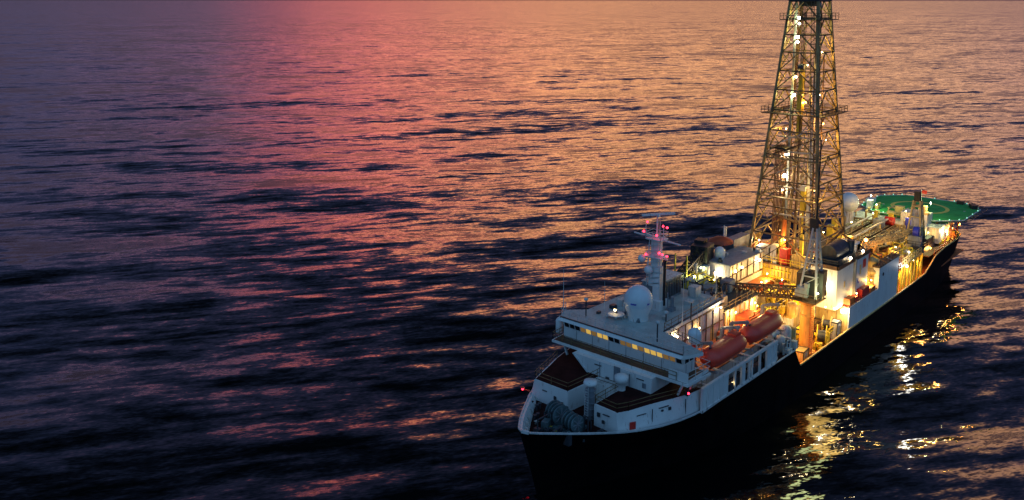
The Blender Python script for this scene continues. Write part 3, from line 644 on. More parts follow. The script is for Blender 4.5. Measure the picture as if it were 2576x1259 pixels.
lattice_boom((18.5, -8.8, 16.5), (31.5, -6.6, 14.3), .75, .45, 10, .22, 'black', cs)
P('sheave', 'black', MB().tube((31.2, -6.9, 14.6), (31.2, -6.2, 14.6), .7, n=14).bc(29.0, -6.9, 13.6, 2.2, 1.2, 1.5), cs)
rbt = P('boom_rest', 'grey', MB().beam((30.5, -7.6, 10.5), (30.5, -6.6, 14.0), .25).beam((30.5, -5.6, 10.5), (30.5, -6.6, 14.0), .25))
tent = MB().lathe((9.2, -10.4, 16.0), [(2.1, 0), (2.0, .35), (1.0, .85), (.25, 1.0), (0, 1.02)], 14); o = P('rescue_boat_cover', 'tarp', tent, label='dark orange cover on a round stand at the far rail')
P('cover_stand', 'black', MB().beam((8, -10.4, 11.5), (8, -10.4, 16), .2).beam((10.4, -10.4, 11.5), (10.4, -10.4, 16), .2).bx(7.5, 10.9, -11.2, -9.6, 15.7, 16.0), o)
P('stub_mast', 'white2', MB().tube((7.8, -10.6, 16.5), (7.8, -10.6, 18.6), .14).tube((7.0, -10.8, 16.5), (7.0, -10.8, 18.2), .25))
P('starboard_funnel', 'grey', MB().bx(1.5, 7.2, -10.6, -9.0, 11.5, 16.2))
# yellow lit framework near the radar mast
fy = MB()
for x in (24.5, 27.0):
    for y in (-8.4, -6.4): fy.beam((x, y, 10.5), (x, y, 18.4 if x > 25 else 15.2), .17)
for z_ in (12.2, 13.9, 15.2):
    for a, b in (((24.5, -8.4), (27, -8.4)), ((27, -8.4), (27, -6.4)), ((27, -6.4), (24.5, -6.4)), ((24.5, -6.4), (24.5, -8.4))): fy.beam((*a, z_), (*b, z_), .14)
for z_ in (10.5, 12.2, 13.9): fy.beam((27, -8.4, z_), (27, -6.4, z_+1.6), .1); fy.beam((27, -6.4, z_), (24.5, -6.4, z_+1.6), .1)
P('pipe_tower', 'yellow', fy)
sk = MB()
for x, y, r, z0, z1 in ((19.4, -7.4, .62, 9, 14.9), (18.3, -6.6, .4, 9, 14.0), (20.6, -6.4, .35, 9, 12.4), (22.6, -7.6, .5, 13.5, 16), (24.4, -5.2, .55, 13.5, 15.2), (26.6, -3.8, .8, 13.5, 15.0), (28.6, -4.8, .7, 13.5, 15.6)): sk.tube((x, y, z0), (x, y, z1), r, n=14)
P('ventilation_stack', 'white2', sk)
gb = MB().bc(27.8, -2.2, 13.55, 2.6, 2.0, 1.3, .2).bc(24.2, -1.0, 13.55, 1.8, 1.5, 1.7).bc(30.6, -1.2, 13.55, 2.0, 2.6, 1.1).bc(30.8, 1.6, 13.55, 1.2, 1.2, 1.5); P('roof_machinery', 'grey', gb)
lattice_boom((17.0, 7.2, 13.2), (25.2, -2.6, 13.9), .72, .6, 12, .2, 'brown', None)
lattice_boom((25.2, -2.6, 14.0), (30.6, -9.0, 14.8), .55, .35, 6, .3, 'black', None, 'crane_boom_tip')

# ---- port crane
cr = empty('deck_crane'); cr.parent = ship; cr['label'] = 'port crane on a tall lit orange pedestal'
cx_, cy_ = 17.0, 8.4
P('crane_pedestal', mat('pedestal_sodium_orange', (.78, .36, .08), .5, var=.1, rust=.3), MB().tube((cx_, cy_, 4.1), (cx_, cy_, 12.4), 1.0, .98, n=24).tube((cx_, cy_, 4.1), (cx_, cy_, 4.5), 1.35, n=24).tube((cx_, cy_, 10.0), (cx_, cy_, 10.25), 1.1, n=24).tube((cx_, cy_, 11.9), (cx_, cy_, 12.5), 1.35, n=24), cr)  # sodium lamps' orange is put into the pedestal's base colour
ld = MB()
for dy in (-.22, .22): ld.beam((cx_+.7, cy_+1.0+dy, 4.2), (cx_+.7, cy_+1.0+dy, 12.4), .07)
for k in range(24): ld.beam((cx_+.7, cy_+.78, 4.5+k*.33), (cx_+.7, cy_+1.22, 4.5+k*.33), .05)
P('ladder', 'orange', ld, cr)
P('crane_platform', 'brown', MB().bc(cx_, cy_, 12.5, 3.9, 3.9, .15).rail([(cx_-1.9, cy_-1.9, 12.65), (cx_+1.9, cy_-1.9, 12.65), (cx_+1.9, cy_+1.9, 12.65), (cx_-1.9, cy_+1.9, 12.65)], h=1.05, sp=1.3, closed=True), cr)
P('crane_cab', 'black', MB().bc(cx_-.6, cy_-.6, 13.3, 2.6, 2.4, 3.2, .15).bc(cx_-.8, cy_+1.3, 13.0, 2.4, 1.4, 3.9, .15), cr)
P('crane_engine', 'grey', MB().bc(cx_+.9, cy_-.6, 13.1, 1.4, 1.8, 1.1, .15).tube((cx_+1.0, cy_-1.2, 14.3), (cx_+1.0, cy_+.3, 14.3), .5, n=14).bc(cx_+1.2, cy_+.2, 14.6, .6, .6, .7), cr)
af = MB(); apx = Vector((cx_-.3, cy_+.4, 23.4))
for dx, dy in ((-1.3, -.9), (-1.3, 1.7), (1.4, -.9), (1.4, 1.7)): af.beam((cx_+dx, cy_+dy, 13.2), apx+Vector((dx*.22, dy*.22, 0)), .26)
for t in (.3, .5, .68, .84):
    q = [Vector((cx_+dx, cy_+dy, 13.2)).lerp(apx+Vector((dx*.22, dy*.22, 0)), t) for dx, dy in ((-1.3, -.9), (1.4, -.9), (1.4, 1.7), (-1.3, 1.7))]
    for i in range(4): af.beam(q[i], q[(i+1) % 4], .16)
    q2 = [Vector((cx_+dx, cy_+dy, 13.2)).lerp(apx+Vector((dx*.22, dy*.22, 0)), t-.15) for dx, dy in ((-1.3, -.9), (1.4, -.9), (1.4, 1.7), (-1.3, 1.7))]
    for i in range(4): af.beam(q2[i], q[(i+1) % 4], .1)
P('a_frame', mat('pale_lattice', (.42, .39, .40), .5), af, cr)
P('crane_mast', 'black', MB().tube((cx_-.3, cy_+.5, 23.2), (cx_-.3, cy_+.5, 36.5), .13, .09, n=8).bc(cx_-.3, cy_+.2, 22.9, .8, 1.0, 1.9), cr)
wr = MB()
for dx in (-.35, .35): wr.beam((cx_-.3+dx, cy_, 23.5), (24.5+dx, -2.0, 14.6), .06)
P('hoist_wire', 'black', wr, cr)

# ---- port engine house
eh = P('engine_house', 'white', MB().bx(-4.6, 8.6, 4.6, 9.3, 8.6, 15.1), label='tall blue white house beside the derrick'); 
P('engine_house_roof', 'brown', MB().bx(-4.7, 8.75, 4.5, 9.5, 15.1, 15.28), eh)
P('roof_coaming', 'brown', MB().bx(-4.7, 8.8, 9.3, 9.55, 15.1, 15.7).bx(8.55, 8.8, 4.5, 9.5, 15.1, 15.7), eh)
P('railing', 'steel', MB().rail([(-4.6, 9.4, 15.6), (8.65, 9.4, 15.6), (8.65, 4.6, 15.6)], sp=1.3, h=.9), eh)
P('exhaust_silencer', 'steel', MB().tube((2.0, 7.2, 17.0), (7.2, 7.2, 17.0), 1.35, n=20).bx(.5, 8, 5.2, 9.0, 15.28, 16.3).tube((1.0, 8.3, 16.2), (1.0, 8.3, 18.2), .6, n=14), eh)
P('wall_pipe', 'grey', MB().bx(1.5, 1.85, 9.3, 9.7, 8.7, 15.4), eh)
P('wall_hatch', 'cream', MB().bx(5.2, 5.6, 9.3, 9.37, 11.6, 12.6).bx(-1.4, -.9, 9.3, 9.37, 12.2, 13.8), eh); P('wall_sign', 'redp', MB().bx(-3.4, -2.2, 9.3, 9.36, 13.0, 14.4), eh)
P('wall_lens', 'blue', MB().tube((-.6, 9.3, 11.2), (-.6, 9.37, 11.2), .4, n=14), eh)
le = P('lower_engine_house', 'white', MB().bx(-16.4, 5.7, 5.0, 10.45, 4.1, 8.55), label='blue white lower house along the port rail'); P('lower_house_roof', 'deck', MB().bx(-16.3, 5.6, 5.1, 10.3, 8.55, 8.65), le)
P('house_step', 'white', MB().bx(-16.4, -6.8, 9.5, 10.46, 8.5, 12.1), le); P('step_coaming', 'brown', MB().bx(-16.5, -6.7, 9.3, 10.55, 12.1, 12.4).rail([(-6.8, 10.4, 12.4), (-16.4, 10.4, 12.4)], sp=1.4, w=.07), le)
P('porthole', 'glass', MB().tube((-8.8, 10.44, 10.6), (-8.8, 10.5, 10.6), .32, n=12), le)
P('end_wall', 'cream', MB().bx(5.7, 5.78, 5.2, 10.3, 4.2, 8.5), le)
P('red_locker', 'redp', MB().bc(-1.6, 9.8, 8.65, 3.0, .9, 1.3).bc(2.6, 9.9, 8.65, 1.6, .8, .9)); P('winch_box', 'orange', MB().bc(4.2, 9.6, 8.65, 2.2, 1.4, 1.1).bc(-4.6, 9.9, 8.65, 2.2, .9, .8))
P('cream_vent_tower', 'cream', MB().lathe((-7.4, 8.9, 8.65), [(1.0, 0), (1.0, 2.2), (1.15, 2.3), (1.15, 2.8), (.8, 3.1), (.8, 4.0), (1.0, 4.1), (1.0, 4.6), (0, 5.0)], 18).bx(-10.5, -8.8, 7.6, 9.4, 8.65, 12.5))
P('red_valve_box', 'redp', MB().bc(-6.6, 8.2, 13.4, 1.3, 1.0, .9))
# ---- drill floor substructure
sb = MB().bx(-6, 5.6, -6.6, 4.6, 4.1, 13.0); P('substructure', 'cream', sb)
ww = MB().bx(5.2, 5.7, .7, 5.0, 8.9, 15.3); k = .7
while k < 4.9: ww.bx(5.7, 5.82, k, k+.2, 8.9, 15.3); k += .42
P('wind_wall', 'cream', ww, label='pale corrugated wind wall below the derrick')
ww = MB(); k = -6.6
while k < .6: ww.bx(5.6, 5.75, k, k+.16, 9.0, 12.9); k += .6
for z_ in (9.6, 10.8, 12.0): ww.bx(5.6, 5.85, -6.6, .6, z_, z_+.2)
P('wall_frame', 'yellow', ww)
P('drill_floor', 'brown', MB().bx(-7, 6.2, -7.6, 5.6, 13.0, 13.25)); P('railing', 'yellow', MB().rail([(6.1, 5.5, 13.25), (6.1, -7.5, 13.25), (-6.9, -7.5, 13.25)], sp=1.6, w=.08))
DX, DY = 0.0, -1.0
dr = empty('derrick'); dr.parent = ship; dr['label'] = 'tall tapering lattice drilling derrick with lamps inside'
Z0, Z1 = 13.2, 56.2; H0, H1 = 5.95, 2.3
def hw_(z_): return H0+(H1-H0)*(z_-Z0)/(Z1-Z0)
def corner(z_, sx, sy): h_ = hw_(z_); return Vector((DX+sx*h_, DY+sy*h_, z_))
CS = ((1, 1), (1, -1), (-1, -1), (-1, 1))
for sx, sy in CS: P('derrick_leg', 'lattice', MB().beam(corner(Z0, sx, sy), corner(Z1, sx, sy), .42), dr)
ZL = [Z0+ (Z1-Z0)*(1-(1-i/11)**1.18) for i in range(12)]
ZL = [13.2, 18.0, 22.6, 27.0, 31.2, 35.2, 38.6, 41.9, 45.0, 48.0, 50.8, 53.5, 56.2]
for f_i in range(4):
    a, b = CS[f_i], CS[(f_i+1) % 4]; mb = MB(); gm = MB()
    for i, (za, zb) in enumerate(zip(ZL, ZL[1:])):
        A0, B0, A1, B1 = corner(za, *a), corner(za, *b), corner(zb, *a), corner(zb, *b)
        gm.beam(A1, B1, .2)
        if i == 0 and f_i == 0: 
            M1 = (A1+B1)/2; mb.beam(A0, M1, .2); mb.beam(B0, M1, .2); continue
        mid = (A1+B1)/2; mb.beam(A0, mid, .18); mb.beam(B0, mid, .18)
        q1 = A0.lerp(mid, .5); q2 = B0.lerp(mid, .5); mb.beam(q1, A0.lerp(A1, .5), .10); mb.beam(q2, B0.lerp(B1, .5), .10); mb.beam(q1, A1, .10); mb.beam(q2, B1, .10)
    P('derrick_bracing', 'lattice', mb, dr); P('derrick_girt', 'latticed', gm, dr)
for z_, ex, m_ in ((38.0, 1.3, 'latticed'), (53.2, .9, 'latticed'), (30.6, .45, 'lattice'), (24.2, .4, 'lattice')):
    h_ = hw_(z_)+ex; hi = hw_(z_)-.4; pf = MB()
    for (x0, x1, y0, y1) in ((DX-h_, DX+h_, DY+hi, DY+h_), (DX-h_, DX+h_, DY-h_, DY-hi), (DX+hi, DX+h_, DY-hi, DY+hi), (DX-h_, DX-hi, DY-hi, DY+hi)): pf.bx(x0, x1, y0, y1, z_, z_+.14)
    if ex > .8: pf.rail([(DX+h_, DY-h_, z_+.1), (DX+h_, DY+h_, z_+.1), (DX-h_, DY+h_, z_+.1), (DX-h_, DY-h_, z_+.1)], h=1.0, sp=1.2, closed=True, w=.07)
    P('derrick_platform', m_, pf, dr)
h_ = 2.55; P('crown_block', 'black', MB().bx(DX-h_, DX+h_, DY-h_, DY+h_, 56.2, 57.4).bx(DX-1.6, DX+1.6, DY-1, DY+1, 57.4, 59.4).bc(DX, DY, 55.4, 2.6, 2.6, .8), dr)
lad = MB(); 
for dy in (-.25, .25): lad.beam(corner(Z0, 1, 1)+Vector((.2, -.8+dy, 0)), corner(Z1, 1, 1)+Vector((.2, -.8+dy, 0)), .07)
for i in range(100):
    p = corner(Z0+(Z1-Z0)*i/100, 1, 1)+Vector((.2, -.8, 0)); lad.beam(p+Vector((0, -.25, 0)), p+Vector((0, .25, 0)), .05)
P('ladder', 'latticed', lad, dr)
gr = MB().beam((1.2, 1.0, 13.3), (1.0, 1.0, 56), .5).beam((1.2, -2.8, 13.3), (1.0, -2.8, 56), .32); P('guide_rail', 'grey', gr, dr)
P('guide_rail', 'white', MB().beam((2.0, 1.35, 20), (1.6, 1.2, 45), .45), dr)
sp_ = MB()
for (x, y, r, z0, z1) in ((2.6, -.6, .12, 13.5, 49), (-1.5, .2, .14, 13.5, 53), (-2.2, 1.6, .12, 13.5, 47), (2.8, 2.6, .12, 13.5, 35), (-.8, -3.6, .1, 13.5, 46), (1.9, 2.2, .1, 38, 55), (2.6, 1.6, .09, 38, 55)): sp_.tube((x, y, z0), (x*.8, y*.8-.2, z1), r, n=8)
P('stand_pipe', 'standp', sp_, dr)
hz = MB()
for z_ in (20.8, 25.5, 31.5, 34): hz.beam((2.4, -4.2, z_), (2.4, 3.0, z_+.2), .22); hz.beam((2.4, -1.0, z_), (2.2, 1.2, z_+3), .16)
for z_ in (28, 33): hz.beam((3.2, -3.8, z_), (3.2, 1.6, z_+2.6), .15)
P('inner_brace', 'white2', hz, dr)
cw = MB()
for i in range(16):
    a = random.uniform(0, 2*PI); r0 = random.uniform(1.0, 4.2); z1_ = random.uniform(26, 54); cw.tube((DX+r0*math.cos(a), DY+r0*math.sin(a), 13.4), (DX+r0*.42*math.cos(a), DY+r0*.42*math.sin(a), z1_), random.uniform(.05, .12), n=6)
for i in range(22):
    z_ = random.uniform(16, 52); h_ = hw_(z_)*.8; y_ = random.uniform(-h_, h_*.4); cw.beam((DX+random.uniform(-h_, h_), DY+y_, z_), (DX+random.uniform(-h_, h_), DY+y_+random.uniform(.5, h_), z_+random.uniform(-.5, 1.2)), random.uniform(.1, .2))
P('derrick_piping', 'pipe', cw, dr)
red_ = MB().beam((3.4, -4.4, 31.2), (3.2, 3.4, 34.6), .2).beam((3.6, -4.6, 21), (3.4, 2.5, 19.5), .2).beam((-5.0, 3.0, 18), (-5.6, 12, 13.6), .22).beam((5.8, 4.4, 15.6), (-2.5, 5.6, 18.6), .25); P('hose_boom', 'standp', red_, dr)
# stands of pipe racked in the derrick: one bundle hanging in the fingers, each stand its own thing
def stand(x, y, z0, z1, first=[]):
    o = MB().tube((0, 0, 0), (0, 0, z1-z0), .085, n=6, cap=False).build('pipe_stand', 'standp'); o.location = (x, y, z0)
    tag(o, 'long brown pipe stand racked upright inside the derrick', 'drill pipe', 'upright pipe stands inside the derrick'); return o
s0 = stand(2.9, -4.3, 13.4, 32.5)
for i in range(5):
    for j in range(3):
        if i == j == 0: continue
        c_ = s0.copy(); COL.objects.link(c_); c_.location = (2.9-i*.55, -4.3+j*.5, 13.4)
fb = MB()
for k in range(7): fb.bx(1.0+k*.4, 1.1+k*.4, -4.8, -2.4, 32.0, 32.3)
fb.bx(.8, 4, -4.9, -4.6, 31.9, 32.3).bx(.8, 4, -2.4, -2.1, 31.9, 32.3); P('racking_board', 'black', fb, dr)
# travelling block hangs in the derrick
tb_ = empty('travelling_block', (2.0, -.9, 36.0)); tag(tb_, 'yellow travelling block and hoist hanging in the middle of the derrick', 'hoist')
MB().bc(0, 0, 2.0, 1.0, .8, 4.2).bc(0, 0, 6.2, .8, .6, 3.8).build('block_body', 'yellow', tb_); MB().tube((0, 0, -2.2), (0, 0, 2.0), .35, n=12).build('swivel', 'yellow', tb_)
w_ = MB()
for dx, dy in ((-.25, -.2), (.25, -.2), (.25, .2), (-.25, .2)): w_.beam((dx, dy, 9.5), (dx, dy, 19.5), .07)
w_.build('hoist_wire', 'black', tb_); MB().tube((0, -.5, 9.6), (0, .5, 9.6), .55, n=14).build('sheave', 'steel', tb_)
td = empty('top_drive', (2.2, .6, 22.0)); tag(td, 'yellow top drive hanging low in the derrick', 'machine'); MB().bc(0, 0, 0, 1.0, .7, 3.4).tube((0, 0, -7), (0, 0, 0), .16, n=8).build('drive_body', 'yellow', td); MB().bc(0, 0, 3.4, 1.4, 1.0, .8).build('drive_frame', 'white2', td)
# on the drill floor
P('draw_works', 'white2', MB().bc(4.2, -4.8, 13.25, 2.4, 2.2, 2.2).bc(2.0, 3.3, 13.25, 2.6, 1.4, 1.8).bc(4.6, -2.9, 13.25, 1.1, 1.0, 2.9)); P('draw_works_drum', 'steel', MB().tube((4.4, -3.7, 15.0), (4.4, -2.4, 15.0), .6, n=16))
P('white_frame', 'white', MB().rail([(-4.6, 4.6, 13.3), (-4.6, 7.6, 13.3), (-1.6, 7.6, 13.3)], h=3.2, sp=1.5, w=.32, bars=(1.0, .5)))
P('driller_cabin', 'redp', MB().bc(5.0, -.9, 13.25, 1.3, 1.3, 2.6).bc(5.3, -6.2, 13.25, 1.0, .8, 1.2)); P('orange_column', 'orange', MB().tube((3.6, -2.0, 13.3), (3.2, -2.0, 20.2), .55, .35, n=12).bc(-4.5, -6.4, 13.25, 1.8, 1.4, 2.3)); P('yellow_post', 'yellow', MB().tube((4.9, -1.9, 11.2), (4.9, -1.9, 17.6), .22, n=10).bc(4.9, -2.9, 13.2, .3, 2.0, .5).bc(5.1, 1.9, 13.25, .5, .5, 5.5))

# ---- aft pipe racks and racker
P('aft_block', 'cream', MB().bx(-46, -6, -8.5, 4.0, 4.1, 9.6)); P('aft_block_roof', 'brown', MB().bx(-46, -6, -8.7, 4.2, 9.6, 9.75))
P('aft_side_deck', 'deck', MB().bx(-33.5, -16.5, 4.2, 9.2, 8.2, 8.4))
for x in (-9, -15, -21, -27, -33, -39, -45):
    rk = MB().bx(x-.15, x+.15, -7.8, 3.2, 9.75, 10.1)
    for y in (-7.8, -4.2, -.6, 3.2): rk.bx(x-.12, x+.12, y-.12, y+.12, 9.75, 11.9)
    P('pipe_rack', 'cream', rk)
bm_ = MB()
for y in (-4.0, -.5): bm_.bx(-46, -7, y-.12, y+.12, 11.7, 11.95)
P('rack_walkway', 'white2', bm_)
dp = None
for b_, x0 in enumerate((-8.5, -27.5)):
    for i in range(20):
        y = -7.3+i*.5+(.35 if i > 6 else 0)+(.35 if i > 13 else 0); z_ = 10.25
        for lay in range(2 if i % 4 != 3 else 1):
            if dp is None:
                dp = MB().tube((0, 0, 0), (-18, 0, 0), .15, n=6).build('drill_pipe', 'pipe'); c_ = dp; tag(dp, 'long steel drill pipe lying in the lit racks behind the derrick', 'drill pipe', 'drill pipes lying in the aft racks')
            else: c_ = dp.copy(); COL.objects.link(c_)
            c_.location = (x0, y+.25*lay, z_+.27*lay)
P('pipe_racker', 'yellow', MB().bc(-22, -2.2, 11.95, 1.6, 4.6, .5).bc(-22, -4.0, 12.4, 1.2, 1.2, 1.6).bc(-30, -6.4, 9.75, 1.2, .9, 3.6).bc(-42, -2.6, 9.75, .6, .6, 3.8).bc(-44.5, -.4, 9.75, .8, .8, 3.0)); 
P('aft_winch', 'redp', MB().tube((-43.5, -1.2, 11.3), (-43.5, .5, 11.3), .9, n=16)); P('aft_machinery', 'grey', MB().bc(-40.5, -1.4, 9.75, 2.0, 1.8, 2.4).bc(-18, 1.2, 9.75, 2.6, 1.8, 1.6).bc(-12.5, .8, 9.75, 2.0, 2.2, 2.1))
P('black_hose', 'black', MB().tube((-24, 2.4, 10.6), (-28.5, 3.4, 10.3), .5, n=10).tube((-24, 3.6, 10.5), (-29.5, 4.4, 9.9), .3, n=10))
rd = P('radome', 'dome', MB().sph((-40.3, -7.8, 14.7), 2.1, 24, 16), label='large pale radome behind the derrick'); P('radome_stand', 'white2', MB().tube((-40.3, -7.8, 9.7), (-40.3, -7.8, 13.0), 1.2, n=16), rd)
# ---- yellow lit recess on the port side under the aft crane
rc = MB()
for i in range(9): 
    x = -17.6-i*1.9; rc.tube((x, 9.5, 4.1), (x-.4, 9.3, 8.9), .22, n=8)
for i in range(5): x = -19-i*3; rc.beam((x, 9.4, 4.2), (x-2.4, 9.4, 8.6), .2)
P('riser_post', 'yellow', rc); P('recess_wall', 'cream', MB().bx(-36, -16.6, 6.8, 7.0, 4.1, 9.0)); P('orange_ladder', 'orange', MB().rail([(-16.8, 9.9, 8.6), (-19.5, 9.9, 8.6)], h=2.5, sp=.9, w=.16).bc(-18, 9.2, 8.5, 2.2, 1.2, 1.4))
P('recess_roof', 'cream', MB().bx(-37, -17.5, 5.0, 9.9, 9.0, 9.35)); P('railing', 'cream', MB().rail([(-17.5, 9.8, 9.35), (-31, 9.8, 9.35)], sp=1.3, w=.12))
jl = MB()
for i in range(6): jl.bc(-18.5-i*2.0, 7.6+.5*(i % 2), 9.35, 1.3, 1.0, .7+.5*(i % 3))
P('deck_equipment', 'cream', jl)
# ---- aft crane
ac = empty('deck_crane'); ac.parent = ship; ac['label'] = 'aft crane with pale a frame on a dark platform'; ax_, ay_ = -34.0, 7.6
P('crane_platform', 'steel', MB().bc(ax_-.2, ay_+.4, 9.35, 6.4, 4.6, .9).rail([(ax_+3, ay_-1.8, 10.2), (ax_+3, ay_+2.6, 10.2), (ax_-3.3, ay_+2.6, 10.2)], sp=1.2, w=.07), ac)
P('crane_cab', 'grey', MB().bc(ax_+1.6, ay_+.6, 10.25, 1.5, 2.2, 1.9).bc(ax_-.8, ay_, 10.25, 2.2, 2.2, 3.2), ac); P('crane_drum', 'black', MB().bc(ax_-1.2, ay_+1.9, 10.2, 3.4, 1.4, 1.3), ac)
P('blue_reel', 'blue', MB().tube((ax_+1.4, ay_+.2, 12.8), (ax_+1.4, ay_+1.2, 12.8), .95, n=16), ac)
af = MB()
for dx, dy in ((-1.4, -1.2), (-1.4, 1.5), (1.5, -1.2), (1.5, 1.5)): af.beam((ax_+dx, ay_+dy, 10.3), (ax_+dx*.3, ay_+dy*.45, 18.6), .3)
for z_ in (13, 15.5, 17.5): 
    t = (z_-10.3)/8.3
    q = [(ax_+dx*(1-.7*t), ay_+dy*(1-.55*t), z_) for dx, dy in ((-1.4, -1.2), (1.5, -1.2), (1.5, 1.5), (-1.4, 1.5))]
    for i in range(4): af.beam(q[i], q[(i+1) % 4], .22)
P('a_frame', 'cream', af, ac); P('a_frame_web', 'white2', MB().bc(ax_, ay_+.1, 13.2, .25, 1.9, 3.6), ac); P('crane_head', 'black', MB().bc(ax_, ay_, 18.4, .8, 1.1, 1.9), ac)
lattice_boom((ax_+1, ay_-.6, 12.5), (-12, 2.6, 12.2), .45, .3, 14, .12, 'cream', ac)
P('dangling_wire', 'black', MB().beam((ax_+1.2, ay_+1.2, 18), (ax_+1.4, ay_+1.6, 11), .06), ac)

# ---- stern house and helideck
P('stern_house', 'white2', MB().bx(-58, -44, -9, 6.5, 4.1, 10.9).bx(-56.5, -46, 6.5, 8.6, 7.6, 10.8).bx(-49.5, -46, 1.0, 6.2, 10.9, 13.1)); P('stern_house_face', 'cream', MB().bx(-44.0, -43.9, -9, 6.4, 7, 10.8))
P('stern_deck', 'brown', MB().bx(-58.4, -37, -9.2, 9.6, 7.0, 7.2)); P('railing', 'orange', MB().rail([(-38, 10.2, 7.3), (-50, 10.1, 7.2), (-56, 9.6, 7.1), (-58.6, 8.8, 7.1), (-58.6, -8, 7.1)], sp=1.6, w=.09))
P('stern_post', 'orange', MB().beam((-57, 9.0, 7.2), (-57, 9.4, 11.2), .3).beam((-51, 9.4, 7.2), (-51, 9.6, 11.2), .3).beam((-57, 9.0, 7.4), (-51, 9.4, 10.8), .25).beam((-46, 9.6, 7.3), (-50.8, 9.5, 10.9), .25).bc(-55, 9.1, 7.2, 2.4, .8, 1.3))
hx, hy, R_ = -59.6, .6, 10.6; ct = 4.4
OC = [(hx+R_, hy+R_-ct), (hx+R_-ct, hy+R_), (hx-R_+ct, hy+R_), (hx-R_, hy+R_-ct), (hx-R_, hy-R_+ct), (hx-R_+ct, hy-R_), (hx+R_-ct, hy-R_), (hx+R_, hy-R_+ct)]
hp = empty('helideck'); hp.parent = ship; hp['label'] = 'green octagonal helideck with a yellow circle at the stern'
P('helideck_plate', 'heli', MB().prism(OC, 11.2, 11.5), hp)
def ring(r0, r1, z_, n_=48, cx=hx, cy=hy): return MB().add([(cx+r*math.cos(2*PI*i/n_), cy+r*math.sin(2*PI*i/n_), z_) for r in (r0, r1) for i in range(n_)], [(i, (i+1) % n_, n_+(i+1) % n_, n_+i) for i in range(n_)])
P('landing_circle', 'helim', ring(5.1, 5.9, 11.506), hp)
P('landing_letter', 'helim', MB().bx(hx-1.9, hx+1.9, hy-1.5, hy-.9, 11.504, 11.51).bx(hx-1.9, hx+1.9, hy+.9, hy+1.5, 11.504, 11.51).bx(hx-.3, hx+.3, hy-.9, hy+.9, 11.504, 11.51), hp)
ed = MB(); 
for a, b in zip(OC, OC[1:]+OC[:1]): ed.beam((*a, 11.52), (*b, 11.52), .18)
P('deck_edge', 'railw', ed, hp)
nt_ = MB()
for i, (a, b) in enumerate(zip(OC, OC[1:]+OC[:1])):
    ao = (hx+(a[0]-hx)*1.12, hy+(a[1]-hy)*1.12); bo = (hx+(b[0]-hx)*1.12, hy+(b[1]-hy)*1.12); nt_.beam((*ao, 11.7), (*bo, 11.7), .1)
    for k in range(6): t = k/6; p = (a[0]+(b[0]-a[0])*t, a[1]+(b[1]-a[1])*t, 11.4); q = (ao[0]+(bo[0]-ao[0])*t, ao[1]+(bo[1]-ao[1])*t, 11.7); nt_.beam(p, q, .08)
P('safety_net', 'steel', nt_, hp)
el_ = MB()
for a, b in zip(OC, OC[1:]+OC[:1]):
    for k in range(3): t = (k+.5)/3; el_.lathe((a[0]+(b[0]-a[0])*t, a[1]+(b[1]-a[1])*t, 11.6), [(.11, 0), (.11, .2), (0, .25)], 8)
P('edge_light', mat('edge_green', (.5, .9, .7), .4, emit=(.35, 1, .7), es=.8), el_, hp)
us = MB()
for x in (-66, -60, -54, -50):
    for y in (-7, 0, 7): us.beam((max(x, -57.5), y*.9, 7.2), (x, y, 11.2), .3)
for y in (-7, 0, 7): us.bx(-69, -50, y-.2, y+.2, 10.8, 11.2)
P('helideck_truss', 'orange', us, hp)
P('flag_staff', 'railw', MB().tube((-62, 9.0, 11.5), (-62, 9.0, 11.55), .2).tube((-47.8, 4.2, 13.1), (-47.8, 4.2, 18.0), .08, n=6)); 
fl = MB().add([(-47.8, 4.2, 17.9), (-47.8, 5.3, 17.8), (-47.7, 5.2, 17.1), (-47.8, 4.2, 17.2), (-47.83, 4.2, 17.9), (-47.83, 5.3, 17.8), (-47.73, 5.2, 17.1), (-47.83, 4.2, 17.2)], [(0, 1, 2, 3), (7, 6, 5, 4), (0, 4, 5, 1), (1, 5, 6, 2), (2, 6, 7, 3), (3, 7, 4, 0)]); tag(fl.build('flag', 'redp'), 'small red flag on the thin staff in front of the helideck', 'flag')
P('crane_rest', 'cream', MB().bc(-49.5, -.8, 11.5, 1.4, 3.8, .5).bc(-50.5, -.6, 12, 1.2, 1.6, 1.2).bc(-46.6, 4.8, 13.1, 1.2, 3.0, .5).bc(-46.8, 5.0, 13.6, 1.2, 1.4, 1.2))
P('stern_gear', 'black', MB().bc(-66.5, 9.6, 11.5, 2.6, 1.2, .8, .5).bc(-68.8, 6.4, 11.5, 1.0, 1.4, .7))
P('stern_white_gear', 'white', MB().bc(-57.5, -9.2, 11.5, 2.4, 1.5, .9).bc(-50.8, -7.0, 10.9, 1.3, 1.0, 2.6))
P('waste_bin', 'blue', MB().lathe((-43.4, 3.4, 9.7), [(0, 0), (.6, .02), (.7, 2.9), (0, 3.0)], 14))

